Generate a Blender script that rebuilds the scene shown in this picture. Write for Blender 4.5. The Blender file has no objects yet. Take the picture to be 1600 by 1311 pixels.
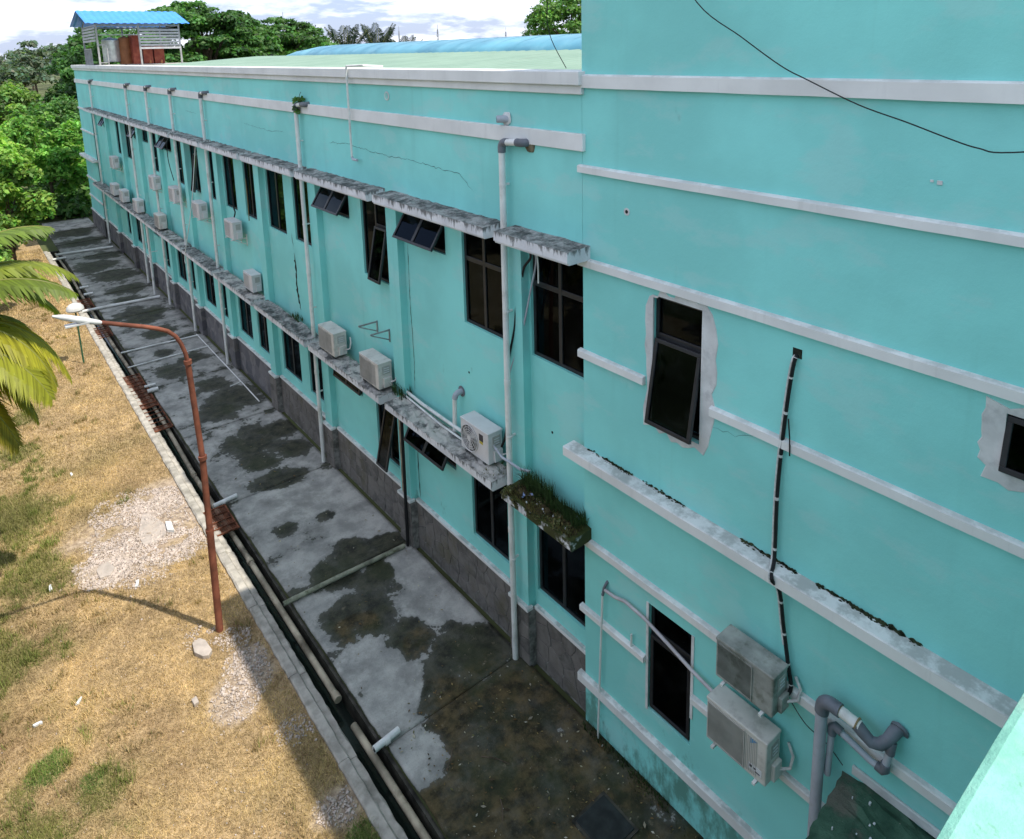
import bpy, bmesh, math, random
import numpy as np
from mathutils import Vector, Matrix

random.seed(7)
rng = np.random.default_rng(11)
sc = bpy.context.scene
COL = sc.collection
R = math.radians

# ------------------------------------------------------------------ camera
EYE = Vector((-6.5, 0.0, 10.2))
YAW, PITCH, ROLL = R(38.3824), R(10.5626), R(-1.4181)
fwd = Vector((math.sin(YAW) * math.cos(PITCH), math.cos(YAW) * math.cos(PITCH), -math.sin(PITCH)))
r0 = Vector((math.cos(YAW), -math.sin(YAW), 0))
u0 = r0.cross(fwd)
rt = r0 * math.cos(ROLL) + u0 * math.sin(ROLL)
up = -r0 * math.sin(ROLL) + u0 * math.cos(ROLL)
cam = bpy.data.cameras.new('camera')
camo = bpy.data.objects.new('camera', cam)
COL.objects.link(camo)
M = Matrix(((rt.x, up.x, -fwd.x, EYE.x), (rt.y, up.y, -fwd.y, EYE.y), (rt.z, up.z, -fwd.z, EYE.z), (0, 0, 0, 1)))
camo.matrix_world = M
cam.sensor_fit = 'HORIZONTAL'
cam.sensor_width = 36
cam.lens = 1113.03 / 1600 * 36
cam.shift_y = -(655.5 - 284.38) / 1600
cam.clip_start = 0.05
cam.clip_end = 6000
sc.camera = camo

# ------------------------------------------------------------------ sky + sun
SUN = Vector((0.29, -0.475, 1.0)).normalized()
SUN_EL = math.asin(SUN.z)
SUN_AZ = math.atan2(SUN.x, SUN.y)          # clockwise from +Y
w = bpy.data.worlds.new('World')
sc.world = w
w.use_nodes = True
nt = w.node_tree
nt.nodes.clear()
N, L = nt.nodes.new, nt.links.new
sky = N('ShaderNodeTexSky')
sky.sky_type = 'NISHITA'
sky.sun_disc = False
sky.sun_elevation = SUN_EL
sky.sun_rotation = SUN_AZ
sky.air_density = 1.0
sky.dust_density = 0.8
sky.ozone_density = 1.5
tc = N('ShaderNodeTexCoord')
sep = N('ShaderNodeSeparateXYZ'); L(tc.outputs['Generated'], sep.inputs[0])
zz = N('ShaderNodeMath'); zz.operation = 'ADD'; L(sep.outputs['Z'], zz.inputs[0]); zz.inputs[1].default_value = 0.22
zm = N('ShaderNodeMath'); zm.operation = 'MAXIMUM'; L(zz.outputs[0], zm.inputs[0]); zm.inputs[1].default_value = 0.05
dv = N('ShaderNodeVectorMath'); dv.operation = 'DIVIDE'
cz = N('ShaderNodeCombineXYZ')
L(zm.outputs[0], cz.inputs[0]); L(zm.outputs[0], cz.inputs[1]); cz.inputs[2].default_value = 0.35
L(tc.outputs['Generated'], dv.inputs[0]); L(cz.outputs[0], dv.inputs[1])
offv = N('ShaderNodeVectorMath'); offv.operation = 'ADD'; offv.inputs[1].default_value = (4.4, 2.2, 0); L(dv.outputs[0], offv.inputs[0])
n1 = N('ShaderNodeTexNoise'); n1.inputs['Scale'].default_value = 2.1; n1.inputs['Detail'].default_value = 9; n1.inputs['Roughness'].default_value = 0.58
L(offv.outputs[0], n1.inputs['Vector'])
cr = N('ShaderNodeValToRGB')
cr.color_ramp.elements[0].position = 0.45; cr.color_ramp.elements[0].color = (0, 0, 0, 1)
cr.color_ramp.elements[1].position = 0.67; cr.color_ramp.elements[1].color = (1, 1, 1, 1)
L(n1.outputs['Fac'], cr.inputs[0])
n2 = N('ShaderNodeTexNoise'); n2.inputs['Scale'].default_value = 4.7; n2.inputs['Detail'].default_value = 6
L(offv.outputs[0], n2.inputs['Vector'])
cc = N('ShaderNodeMix'); cc.data_type = 'RGBA'
L(n2.outputs['Fac'], cc.inputs[0])
cc.inputs[6].default_value = (2.2, 2.5, 3.3, 1)
cc.inputs[7].default_value = (6.9, 6.7, 6.6, 1)
hz = N('ShaderNodeMix'); hz.data_type = 'RGBA'; hz.inputs[0].default_value = 0.88     # thin veil over all of the blue
L(sky.outputs[0], hz.inputs[6]); hz.inputs[7].default_value = (1.1, 1.32, 2.0, 1)
mx = N('ShaderNodeMix'); mx.data_type = 'RGBA'
L(cr.outputs[0], mx.inputs[0]); L(hz.outputs[2], mx.inputs[6]); L(cc.outputs[2], mx.inputs[7])
bg = N('ShaderNodeBackground'); bg.inputs['Strength'].default_value = 0.15
L(mx.outputs[2], bg.inputs['Color'])
wo = N('ShaderNodeOutputWorld'); L(bg.outputs[0], wo.inputs['Surface'])

sl = bpy.data.lights.new('sun', 'SUN')
sl.energy = 2.0
sl.angle = R(0.53)
sl.color = (1.0, 0.94, 0.84)
so = bpy.data.objects.new('sun', sl)
so.rotation_euler = (-SUN).to_track_quat('-Z', 'Y').to_euler()
so.location = (10, -20, 40)
COL.objects.link(so)

vs = sc.view_settings
vs.view_transform = 'Standard'
vs.look = 'None'
vs.gamma = 1
vs.use_curve_mapping = False
vs.exposure = 1.5
sc.cycles.max_bounces = 6
sc.cycles.diffuse_bounces = 3
sc.cycles.glossy_bounces = 3
sc.cycles.transparent_max_bounces = 16


# ------------------------------------------------------------------ helpers
def tag(o, label=None, cat=None, group=None, kind=None):
    if label: o['label'] = label
    if cat: o['category'] = cat
    if group: o['group'] = group
    if kind: o['kind'] = kind
    return o


def empty(name, loc=(0, 0, 0), label=None, cat=None, group=None, rz=0):
    o = bpy.data.objects.new(name, None)
    o.location = loc
    o.rotation_euler = (0, 0, rz)
    o.empty_display_size = 0.2
    COL.objects.link(o)
    return tag(o, label, cat, group)


class MB:
    """collects geometry in world (or local) coordinates -> one mesh object"""
    def __init__(s):
        s.v = []; s.f = []; s.m = []

    def add(s, vs_, fs, mi=0):
        b = len(s.v)
        s.v += [tuple(p) for p in vs_]
        s.f += [tuple(b + i for i in f) for f in fs]
        s.m += [mi] * len(fs)
        return s

    def box(s, x0, x1, y0, y1, z0, z1, mi=0):
        return s.add([(x0, y0, z0), (x1, y0, z0), (x1, y1, z0), (x0, y1, z0), (x0, y0, z1), (x1, y0, z1), (x1, y1, z1), (x0, y1, z1)],
                     [(0, 3, 2, 1), (4, 5, 6, 7), (0, 1, 5, 4), (1, 2, 6, 5), (2, 3, 7, 6), (3, 0, 4, 7)], mi)

    def bar(s, a, b, wx, wz, mi=0, upv=(0, 0, 1)):
        a = Vector(a); b = Vector(b); d = (b - a).normalized(); u = Vector(upv)
        if abs(d.dot(u)) > 0.95: u = Vector((1, 0, 0))
        x = d.cross(u).normalized(); y = x.cross(d)
        c = []
        for p in (a, b):
            for (i, j) in ((-1, -1), (1, -1), (1, 1), (-1, 1)):
                c.append(p + x * (i * wx / 2) + y * (j * wz / 2))
        return s.add(c, [(0, 1, 2, 3), (7, 6, 5, 4), (0, 4, 5, 1), (1, 5, 6, 2), (2, 6, 7, 3), (3, 7, 4, 0)], mi)

    def tube(s, pts, r, n=10, mi=0, cap=True):
        pts = [Vector(p) for p in pts]
        rr = r if isinstance(r, (list, tuple)) else [r] * len(pts)
        vs_ = []; prev = None
        for i, p in enumerate(pts):
            d = (pts[min(i + 1, len(pts) - 1)] - pts[max(i - 1, 0)]).normalized()
            if prev is None:
                x = d.orthogonal().normalized()
            else:
                x = (prev - d * prev.dot(d)).normalized()
            prev = x
            y = d.cross(x)
            for k in range(n):
                a = 2 * math.pi * k / n
                vs_.append(p + (x * math.cos(a) + y * math.sin(a)) * rr[i])
        fs = []
        for i in range(len(pts) - 1):
            for k in range(n):
                k2 = (k + 1) % n
                fs.append((i * n + k, i * n + k2, (i + 1) * n + k2, (i + 1) * n + k))
        if cap:
            fs.append(tuple(range(n - 1, -1, -1)))
            fs.append(tuple(range((len(pts) - 1) * n, len(pts) * n)))
        return s.add(vs_, fs, mi)

    def disc(s, c, r, n=24, axis='x', mi=0, t=0.01):
        ps = []
        for sgn in (0, 1):
            for k in range(n):
                a = 2 * math.pi * k / n
                ps.append((c[0] + sgn * t, c[1] + r * math.cos(a), c[2] + r * math.sin(a)))
        fs = [tuple(range(n)), tuple(range(2 * n - 1, n - 1, -1))]
        fs += [(k, n + k, n + (k + 1) % n, (k + 1) % n) for k in range(n)]
        return s.add(ps, fs, mi)

    def build(s, name, mats, parent=None, smooth=False, bevel=0, loc=None):
        me = bpy.data.meshes.new(name)
        o0 = Vector(loc) if loc is not None else Vector((0, 0, 0))
        if parent is not None and loc is None:
            o0 = Vector(parent.get('_org', (0, 0, 0)))
        me.from_pydata([tuple(Vector(p) - o0) for p in s.v], [], s.f)
        if not isinstance(mats, (list, tuple)): mats = [mats]
        for m in mats: me.materials.append(m)
        if len(mats) > 1: me.polygons.foreach_set('material_index', s.m)
        if smooth:
            me.polygons.foreach_set('use_smooth', [True] * len(me.polygons))
            me.set_sharp_from_angle(angle=R(38))
        me.update()
        o = bpy.data.objects.new(name, me)
        COL.objects.link(o)
        if loc is not None: o.location = o0
        if parent is not None:
            o.parent = parent
        if bevel:
            b = o.modifiers.new('bevel', 'BEVEL'); b.width = bevel; b.segments = 2; b.limit_method = 'ANGLE'
        return o


def thing(name, loc, label, cat, group=None):
    """an Empty at loc; parts are given in world coordinates and stored relative to it"""
    o = empty(name, loc, label, cat, group)
    ORG[o.name] = Vector(loc)
    return o


ORG = {}


def part(mb, name, mats, parent, smooth=False, bevel=0):
    top = parent
    org = Vector((0, 0, 0))
    p = parent
    while p is not None:
        org = org + Vector(p.location); p = p.parent
    me = bpy.data.meshes.new(name)
    me.from_pydata([tuple(Vector(q) - org) for q in mb.v], [], mb.f)
    if not isinstance(mats, (list, tuple)): mats = [mats]
    for m in mats: me.materials.append(m)
    if len(mats) > 1: me.polygons.foreach_set('material_index', mb.m)
    if smooth:
        me.polygons.foreach_set('use_smooth', [True] * len(me.polygons))
        me.set_sharp_from_angle(angle=R(38))
    me.update()
    o = bpy.data.objects.new(name, me)
    COL.objects.link(o)
    o.parent = parent
    if bevel:
        b = o.modifiers.new('bevel', 'BEVEL'); b.width = bevel; b.segments = 2; b.limit_method = 'ANGLE'
    return o


def arc(c, a, b, r, n=6):
    """quarter bend: c = corner, comes from a and leaves to b (points); returns points"""
    c = Vector(c); da = (Vector(a) - c).normalized(); db = (Vector(b) - c).normalized()
    return [c + da * r * (1 - math.sin(t)) + db * r * (1 - math.cos(t)) for t in [i / n * math.pi / 2 for i in range(n + 1)]]


def mesh_np(name, verts, faces, mat, colors=None, parent=None, smooth=False):
    me = bpy.data.meshes.new(name)
    nv, nf, k = len(verts), len(faces), faces.shape[1]
    me.vertices.add(nv); me.vertices.foreach_set('co', verts.astype(np.float32).ravel())
    me.loops.add(nf * k); me.polygons.add(nf)
    me.loops.foreach_set('vertex_index', faces.astype(np.int32).ravel())
    me.polygons.foreach_set('loop_start', np.arange(0, nf * k, k, dtype=np.int32))
    me.polygons.foreach_set('loop_total', np.full(nf, k, dtype=np.int32))
    if smooth: me.polygons.foreach_set('use_smooth', np.ones(nf, dtype=bool))
    if colors is not None:
        ca = me.color_attributes.new('Col', 'FLOAT_COLOR', 'POINT')
        c4 = np.ones((nv, 4), dtype=np.float32); c4[:, :3] = colors
        ca.data.foreach_set('color', c4.ravel())
    me.materials.append(mat)
    me.update(calc_edges=True); me.validate()
    o = bpy.data.objects.new(name, me)
    COL.objects.link(o)
    if parent is not None: o.parent = parent
    return o


# value noise for baking masks (numpy)
_perm = rng.random((64, 64))
def vnoise(x, y):
    x = np.asarray(x, float); y = np.asarray(y, float)
    xi = np.floor(x).astype(int); yi = np.floor(y).astype(int)
    fx = x - xi; fy = y - yi
    fx = fx * fx * (3 - 2 * fx); fy = fy * fy * (3 - 2 * fy)
    g = lambda i, j: _perm[i % 64, j % 64]
    return (g(xi, yi) * (1 - fx) + g(xi + 1, yi) * fx) * (1 - fy) + (g(xi, yi + 1) * (1 - fx) + g(xi + 1, yi + 1) * fx) * fy
def fbm(x, y, o=4):
    s_ = 0; a = .5; t = 0
    for i in range(o):
        s_ = s_ + a * vnoise(x * 2 ** i + 13.1 * i, y * 2 ** i + 7.7 * i); t += a; a *= .5
    return s_ / t


# ------------------------------------------------------------------ materials
class NT:
    def __init__(s, name):
        s.mat = bpy.data.materials.new(name); s.mat.use_nodes = True
        s.t = s.mat.node_tree; s.t.nodes.clear()
        s.out = s.n('ShaderNodeOutputMaterial')
        s.bs = s.n('ShaderNodeBsdfPrincipled')
        s.l(s.bs.outputs[0], s.out.inputs[0])
        s.geo = s.n('ShaderNodeNewGeometry')
        s.pos = s.geo.outputs['Position']
        s.nrm = s.geo.outputs['Normal']
    def n(s, t): return s.t.nodes.new(t)
    def l(s, a, b): s.t.links.new(a, b)
    def setc(s, sock, v):
        if isinstance(v, bpy.types.NodeSocket): s.l(v, sock)
        elif isinstance(v, (tuple, list)): sock.default_value = tuple(v) + ((1,) if len(v) == 3 else ())
        else: sock.default_value = v
    def noise(s, scale, detail=5, rough=.55, vec=None, stretch=None, dist=0):
        nn = s.n('ShaderNodeTexNoise'); nn.inputs['Scale'].default_value = scale
        nn.inputs['Detail'].default_value = min(detail, 5); nn.inputs['Roughness'].default_value = rough; nn.inputs['Distortion'].default_value = dist
        v = vec or s.pos
        if stretch:
            mp = s.n('ShaderNodeMapping'); mp.inputs['Scale'].default_value = stretch; s.l(v, mp.inputs[0]); v = mp.outputs[0]
        s.l(v, nn.inputs['Vector'])
        return nn.outputs['Fac']
    def ramp(s, fac, a, b, ca=0, cb=1):
        m = s.n('ShaderNodeMapRange'); m.interpolation_type = 'SMOOTHSTEP'
        s.setc(m.inputs[0], fac)
        m.inputs[1].default_value = a; m.inputs[2].default_value = b; m.inputs[3].default_value = ca; m.inputs[4].default_value = cb
        return m.outputs[0]
    def math(s, op, a, b=0.0):
        m = s.n('ShaderNodeMath'); m.operation = op; s.setc(m.inputs[0], a); s.setc(m.inputs[1], b); return m.outputs[0]
    def mix(s, fac, a, b, mode='MIX'):
        m = s.n('ShaderNodeMix'); m.data_type = 'RGBA'; m.blend_type = mode
        s.setc(m.inputs[0], fac); s.setc(m.inputs[6], a); s.setc(m.inputs[7], b); return m.outputs[2]
    def xyz(s, v=None):
        q = s.n('ShaderNodeSeparateXYZ'); s.l(v or s.pos, q.inputs[0]); return q.outputs
    def attr(s, name='Col'):
        a = s.n('ShaderNodeAttribute'); a.attribute_name = name; return a.outputs['Color']
    def bump(s, h, strength=.3, dist=.01):
        b = s.n('ShaderNodeBump'); b.inputs['Strength'].default_value = strength; b.inputs['Distance'].default_value = dist
        s.l(h, b.inputs['Height']); s.l(b.outputs[0], s.bs.inputs['Normal'])
    def done(s, col, rough=.8, spec=.3, metal=0):
        s.setc(s.bs.inputs['Base Color'], col); s.setc(s.bs.inputs['Roughness'], rough)
        s.bs.inputs['Specular IOR Level'].default_value = spec; s.bs.inputs['Metallic'].default_value = metal
        return s.mat


def simple(name, col, rough=.6, var=.12, scale=6, bump=.1, spec=.3, metal=0, dirt=None, dirt_amt=.35, dscale=3):
    k = NT(name)
    f = k.noise(scale, 6)
    dark = tuple(c * (1 - var * 1.6) for c in col); lite = tuple(min(1, c * (1 + var)) for c in col)
    c = k.mix(k.ramp(f, .3, .7), dark, lite)
    if dirt:
        c = k.mix(k.math('MULTIPLY', k.ramp(k.noise(dscale, 8, .65), .48, .72), dirt_amt), c, dirt)
    if bump: k.bump(k.noise(scale * 14, 4), bump, .004)
    return k.done(c, rough, spec, metal)


def teal(name, base):
    k = NT(name)
    x, y, z = k.xyz()
    big = k.noise(.45, 4, .6)
    c = k.mix(k.ramp(big, .35, .68), tuple(v * .90 for v in base), tuple(min(1, v * 1.05) for v in base))
    # chalky faded patches
    fade = k.math('MULTIPLY', k.ramp(k.noise(.8, 5, .62, stretch=(1, 1, 2.2)), .53, .63), .30)
    c = k.mix(fade, c, tuple(.55 * v + .45 * .62 for v in base))
    # rain streaks running down
    st = k.math('MULTIPLY', k.ramp(k.noise(3.2, 4, .6, stretch=(1, 1, .05)),   .57, .78), .19)
    c = k.mix(st, c, (base[0] * .55 + .02, base[1] * .62, base[2] * .58))
    # algae and splash dirt, mostly on the foot of the walls, in ragged patches
    low = k.ramp(z, 1.9, .2)
    al = k.math('MULTIPLY', k.ramp(k.math('ADD', k.noise(2.4, 5, .7, stretch=(1, 1, .45)), k.math('MULTIPLY', low, .24)), .68, .86), .65)
    c = k.mix(al, c, (.055, .115, .06))
    k.bump(k.math('ADD', k.noise(18, 5, .75), k.math('MULTIPLY', k.noise(1.6, 2), 2.5)), .25, .014)
    return k.done(c, .78, .25)


TEAL = (0.260, 0.710, 0.665)
mTeal = teal('teal_paint', TEAL)


def trim(name, base=(.78, .79, .77), dark=(.16, .17, .15), amt=.30):
    k = NT(name)
    x, y, z = k.xyz()
    nz = k.xyz(k.nrm)[2]
    c = k.mix(k.ramp(k.noise(1.3, 6), .3, .7), tuple(v * .86 for v in base), base)
    st = k.math('MULTIPLY', k.ramp(k.noise(9, 5, .6, stretch=(1, 1, .12)), .55, .8), amt * .45)
    c = k.mix(st, c, dark)
    topm = k.math('MULTIPLY', k.ramp(nz, .5, .9), k.ramp(k.noise(3.5, 8, .68), .40, .60))
    c = k.mix(k.math('MULTIPLY', topm, amt), c, dark)
    k.bump(k.noise(40, 4), .2, .004)
    return k.done(c, .8, .25)


mTrim = trim('white_trim_paint')
mTrim2 = trim('weathered_white_trim', (.76, .77, .75), (.06, .075, .05), .42)


def canopy_mat(name, moss=0.0, rubble=0.0):
    """concrete hood: painted white on the faces, bare and blackened on top with drips over the edge"""
    k = NT(name)
    nz = k.xyz(k.nrm)[2]
    tcn = k.n('ShaderNodeTexCoord'); oz = k.xyz(tcn.outputs['Generated'])[2]
    top = k.ramp(nz, .35, .75)
    conc = k.mix(k.ramp(k.noise(4, 9, .7), .36, .64), (.07, .075, .072), (.36, .36, .34))
    conc = k.mix(k.math('MULTIPLY', k.ramp(k.noise(11, 6, .7), .5, .68), .6), conc, (.05, .055, .05))
    if rubble: conc = k.mix(k.ramp(k.noise(2.1, 7, .7), .44, .58), conc, (.46, .45, .41))
    if moss: conc = k.mix(k.ramp(k.noise(1.7, 7, .65), .64 - .35 * moss, .80 - .35 * moss), conc, (.05, .06, .018))
    paint = k.mix(k.ramp(k.noise(2, 5), .3, .7), (.60, .61, .63), (.76, .77, .78))
    drip = k.ramp(k.math('ADD', k.noise(13, 6, .65, stretch=(1, 1, .22)), k.math('MULTIPLY', oz, .34)), .68, .84)
    drip = k.math('MULTIPLY', drip, .85)
    paint = k.mix(drip, paint, (.075, .078, .07))
    if moss: paint = k.mix(k.ramp(k.noise(3.1, 7, .65), .70 - .28 * moss, .80 - .28 * moss), paint, (.05, .055, .02))
    c = k.mix(top, paint, conc)
    k.bump(k.math('ADD', k.noise(22, 8, .7), k.noise(70, 4)), .6, .015)
    return k.done(c, .9, .2)


mHood = canopy_mat('hood_concrete')
mHoodR = canopy_mat('hood_concrete_crumbling', .25, 1)
mHoodM = canopy_mat('hood_concrete_mossy', 1.0)


def plain(name, col, rough=.6, spec=.3, metal=0):
    return NT(name).done(col, rough, spec, metal)


mFrame = simple('dark_window_frame', (.022, .023, .026), .42, .15, 8, .05, .45)
mRoom = simple('room_plaster', (.16, .17, .16), .9, .1, 1, .05)
mCurtain = simple('brown_curtain', (.13, .09, .05), .9, .3, 5, .2)
mBlueCloth = simple('blue_cloth', (.02, .10, .42), .8, .2, 4, .2)


def glass_mat():
    k = NT('tinted_glass')
    k.t.nodes.remove(k.bs)
    tr = k.n('ShaderNodeBsdfTransparent'); tr.inputs[0].default_value = (.16, .18, .18, 1)
    gl = k.n('ShaderNodeBsdfGlossy'); gl.inputs['Roughness'].default_value = .03; gl.inputs[0].default_value = (.26, .33, .40, 1)
    fr = k.n('ShaderNodeFresnel'); fr.inputs[0].default_value = 1.4
    df = k.n('ShaderNodeBsdfDiffuse'); df.inputs[0].default_value = (.07, .075, .075, 1)
    dust = k.math('MULTIPLY', k.ramp(k.noise(2.2, 7, .6), .45, .75), .10)
    m0 = k.n('ShaderNodeMixShader'); k.l(dust, m0.inputs[0]); k.l(tr.outputs[0], m0.inputs[1]); k.l(df.outputs[0], m0.inputs[2])
    m = k.n('ShaderNodeMixShader'); k.l(fr.outputs[0], m.inputs[0]); k.l(m0.outputs[0], m.inputs[1]); k.l(gl.outputs[0], m.inputs[2])
    k.l(m.outputs[0], k.out.inputs[0])
    return k.mat


mGlass = glass_mat()
mPVC = simple('white_pvc', (.74, .75, .72), .45, .06, 3, .03, .4, dirt=(.30, .29, .24), dirt_amt=.45, dscale=2.5)
mPVCd = simple('stained_pvc', (.42, .36, .26), .65, .3, 2, .1, .3, dirt=(.07, .055, .035), dirt_amt=.9, dscale=1.6)
mPVCm = simple('mossy_pvc', (.26, .27, .20), .8, .3, 5, .2, .2, dirt=(.05, .06, .02), dirt_amt=.9, dscale=4)
mElbow = simple('grey_pvc_elbow', (.14, .155, .18), .5, .15, 5, .05, .4, dirt=(.2, .2, .19), dirt_amt=.3)
mPVCgrey = simple('grey_pvc', (.42, .45, .50), .5, .1, 3, .04, .4, dirt=(.13, .14, .13), dirt_amt=.5)
mAC = simple('ac_casing', (.62, .60, .55), .5, .06, 3, .03, .35, dirt=(.22, .21, .18), dirt_amt=.45, dscale=5)
mACd = simple('ac_casing_dirty', (.33, .34, .31), .65, .18, 4, .06, .25, dirt=(.10, .11, .08), dirt_amt=.75, dscale=6)
mACw = simple('ac_casing_pale', (.64, .63, .62), .5, .05, 3, .03, .35, dirt=(.30, .29, .26), dirt_amt=.3)
mGrille = simple('ac_grille', (.10, .105, .10), .6, .15, 9, .05)
mSlat = simple('ac_slat', (.42, .41, .38), .55, .1, 5, .04)
mBlack = simple('black_rubber', (.012, .012, .013), .6, .2, 20, .2)
mWhiteTape = simple('white_tape', (.6, .6, .58), .7, .15, 14, .1)
mRust = simple('rusty_steel', (.17, .062, .032), .85, .35, 7, .4, .2, dirt=(.06, .028, .02), dirt_amt=.7, dscale=9)
mLampPole = simple('red_brown_pole_paint', (.20, .068, .040), .75, .25, 3, .2, .25, dirt=(.06, .03, .025), dirt_amt=.6, dscale=5)
mSteel = simple('galvanised_steel', (.34, .35, .35), .5, .15, 6, .08, .5, .6)
mGreenPole = simple('green_pole_paint', (.03, .10, .05), .6, .2, 5, .1)
mLampWhite = simple('lamp_white', (.56, .56, .54), .4, .08, 4, .05)
mBlueSticker = plain('blue_sticker', (.05, .25, .48), .5)
mYellowSticker = plain('yellow_sticker', (.5, .40, .05), .5)
mDarkSticker = plain('dark_sticker', (.04, .04, .05), .5)
mPaper = plain('paper_sticker', (.62, .64, .66), .6)
mWater = NT('drain_water').done((.012, .018, .014), .12, .5)
mWetWall = simple('drain_wall_slime', (.045, .043, .032), .7, .5, 2.5, .5, .3, dirt=(.13, .12, .10), dirt_amt=.5, dscale=4)
mKerb = simple('kerb_concrete', (.40, .37, .32), .9, .18, 5, .4, .2, dirt=(.16, .15, .12), dirt_amt=.6, dscale=2.2)
mPlaster = simple('raw_plaster', (.64, .65, .64), .9, .10, 3, .3, .2, dirt=(.36, .37, .37), dirt_amt=.6, dscale=4)


def stone_mat(name, base):
    k = NT(name)
    oi = k.n('ShaderNodeObjectInfo')
    c = k.mix(k.ramp(k.noise(5, 7, .65), .3, .7), tuple(v * .6 for v in base), tuple(v * 1.25 for v in base))
    c = k.mix(k.math('MULTIPLY', oi.outputs['Random'], .55), c, (.22, .20, .18))
    c = k.mix(k.math('MULTIPLY', k.ramp(k.noise(1.1, 6, .6), .52, .7), .6), c, (.10, .09, .05))
    k.bump(k.noise(30, 7, .7), .5, .01)
    return k.done(c, .85, .25)


mStone = stone_mat('plinth_stone', (.135, .128, .118))
mGrout = simple('plinth_mortar', (.24, .235, .22), .95, .3, 8, .4, .1, dirt=(.04, .04, .03), dirt_amt=.6)


def plinth_far():
    k = NT('plinth_far_stone')
    vo = k.n('ShaderNodeTexVoronoi'); vo.feature = 'DISTANCE_TO_EDGE'; vo.inputs['Scale'].default_value = 3.2; k.l(k.pos, vo.inputs['Vector'])
    vc = k.n('ShaderNodeTexVoronoi'); vc.inputs['Scale'].default_value = 3.2; k.l(k.pos, vc.inputs['Vector'])
    c = k.mix(k.xyz(vc.outputs['Color'])[0], (.10, .10, .11), (.21, .20, .20))
    c = k.mix(k.ramp(vo.outputs['Distance'], .05, .0), c, (.16, .155, .15))
    c = k.mix(k.math('MULTIPLY', k.ramp(k.noise(1, 6), .5, .7), .5), c, (.07, .06, .04))
    k.bump(vo.outputs['Distance'], .4, .02)
    return k.done(c, .85, .2)


mPlinthFar = plinth_far()


def pave_mat():
    k = NT('stained_concrete')
    a = k.attr(); ch = k.n('ShaderNodeSeparateColor'); k.l(a, ch.inputs[0])
    mossA, brownA, wetA = ch.outputs[0], ch.outputs[1], ch.outputs[2]
    conc = k.mix(k.ramp(k.noise(2.2, 9, .62), .3, .7), (.27, .272, .25), (.48, .475, .43))
    conc = k.mix(k.math('MULTIPLY', k.ramp(k.noise(.9, 7, .7), .5, .66), .5), conc, (.16, .16, .145))
    conc = k.mix(k.math('MULTIPLY', k.ramp(k.noise(38, 5, .7), .5, .72), .35), conc, (.10, .10, .10))
    conc = k.mix(k.math('MULTIPLY', wetA, .75), conc, (.11, .112, .105))
    n = k.noise(1.7, 5, .68)
    n3 = k.noise(9, 4, .6)
    m0 = k.math('ADD', mossA, k.math('ADD', k.math('MULTIPLY', k.math('SUBTRACT', n, .5), 1.9), k.math('MULTIPLY', k.math('SUBTRACT', n3, .5), .35)))
    m = k.math('MULTIPLY', k.ramp(m0, .46, .54), k.ramp(m0, .3, 1.0, .74, 1.0))
    alg = k.mix(k.ramp(k.noise(4, 5, .7), .3, .7), (.012, .014, .009), (.066, .066, .040))
    dirt = k.mix(k.ramp(k.noise(4, 9, .72), .32, .68), (.018, .017, .008), (.115, .086, .038))
    dirt = k.mix(k.math('MULTIPLY', k.ramp(k.noise(1.3, 5, .7), .46, .62), .75), dirt, (.018, .025, .012))
    dirt = k.mix(k.math('MULTIPLY', k.ramp(k.noise(14, 5, .75), .58, .72), .5), dirt, (.15, .13, .085))
    b = k.ramp(k.math('ADD', brownA, k.math('MULTIPLY', k.math('SUBTRACT', k.noise(1.9, 8, .65), .5), .9)), .35, .65)
    stain = k.mix(b, alg, dirt)
    stain = k.mix(k.math('MULTIPLY', k.ramp(k.noise(.8, 4, .6), .48, .6), .5), stain, (.035, .045, .016))
    stain = k.mix(k.math('MULTIPLY', k.ramp(k.noise(6, 5, .7), .60, .70), .5), stain, (.20, .17, .11))
    conc = k.mix(k.ramp(m0, .16, .55, 0.0, .45), conc, (.10, .105, .095))
    c = k.mix(m, conc, stain)
    edge = k.math('MULTIPLY', k.ramp(m, .0, .5), k.ramp(m, 1., .5))
    c = k.mix(k.math('MULTIPLY', edge, .5), c, (.06, .062, .05))
    rough = k.ramp(k.math('MULTIPLY', m, k.math('SUBTRACT', 1.0, b)), 0, 1, .88, .62)
    k.bump(k.math('ADD', k.noise(18, 8, .7), k.math('MULTIPLY', k.math('MULTIPLY', m, k.noise(45, 5, .7)), 1.5)), .5, .012)
    return k.done(c, rough, .3)


mPave = pave_mat()


def lawn_mat():
    k = NT('dry_lawn_soil')
    a = k.attr()
    c = k.mix(k.ramp(k.noise(9, 9, .7), .3, .7), (.45, .42, .40), (1.0, 1.0, 1.0))
    c = k.mix(1.0, a, c, 'MULTIPLY')
    c = k.mix(k.math('MULTIPLY', k.ramp(k.noise(30, 6, .7), .55, .75), .4), c, (.10, .07, .035))
    k.bump(k.math('ADD', k.noise(25, 7, .7), k.noise(80, 4)), .8, .02)
    return k.done(c, .95, .1)


mLawn = lawn_mat()


def leaf_mat(name, trans=.42, rough=.5):
    k = NT(name)
    a = k.attr()
    c = k.mix(k.ramp(k.noise(.7, 4), .3, .7), (.75, .75, .75), (1.15, 1.15, 1.05))
    c = k.mix(1.0, a, c, 'MULTIPLY')
    k.done(c, rough, .3)
    tl = k.n('ShaderNodeBsdfTranslucent'); k.l(k.mix(1.0, c, (1.1, 1.25, .55), 'MULTIPLY'), tl.inputs[0])
    m = k.n('ShaderNodeMixShader'); m.inputs[0].default_value = trans
    k.l(k.bs.outputs[0], m.inputs[1]); k.l(tl.outputs[0], m.inputs[2]); k.l(m.outputs[0], k.out.inputs[0])
    return k.mat


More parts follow.
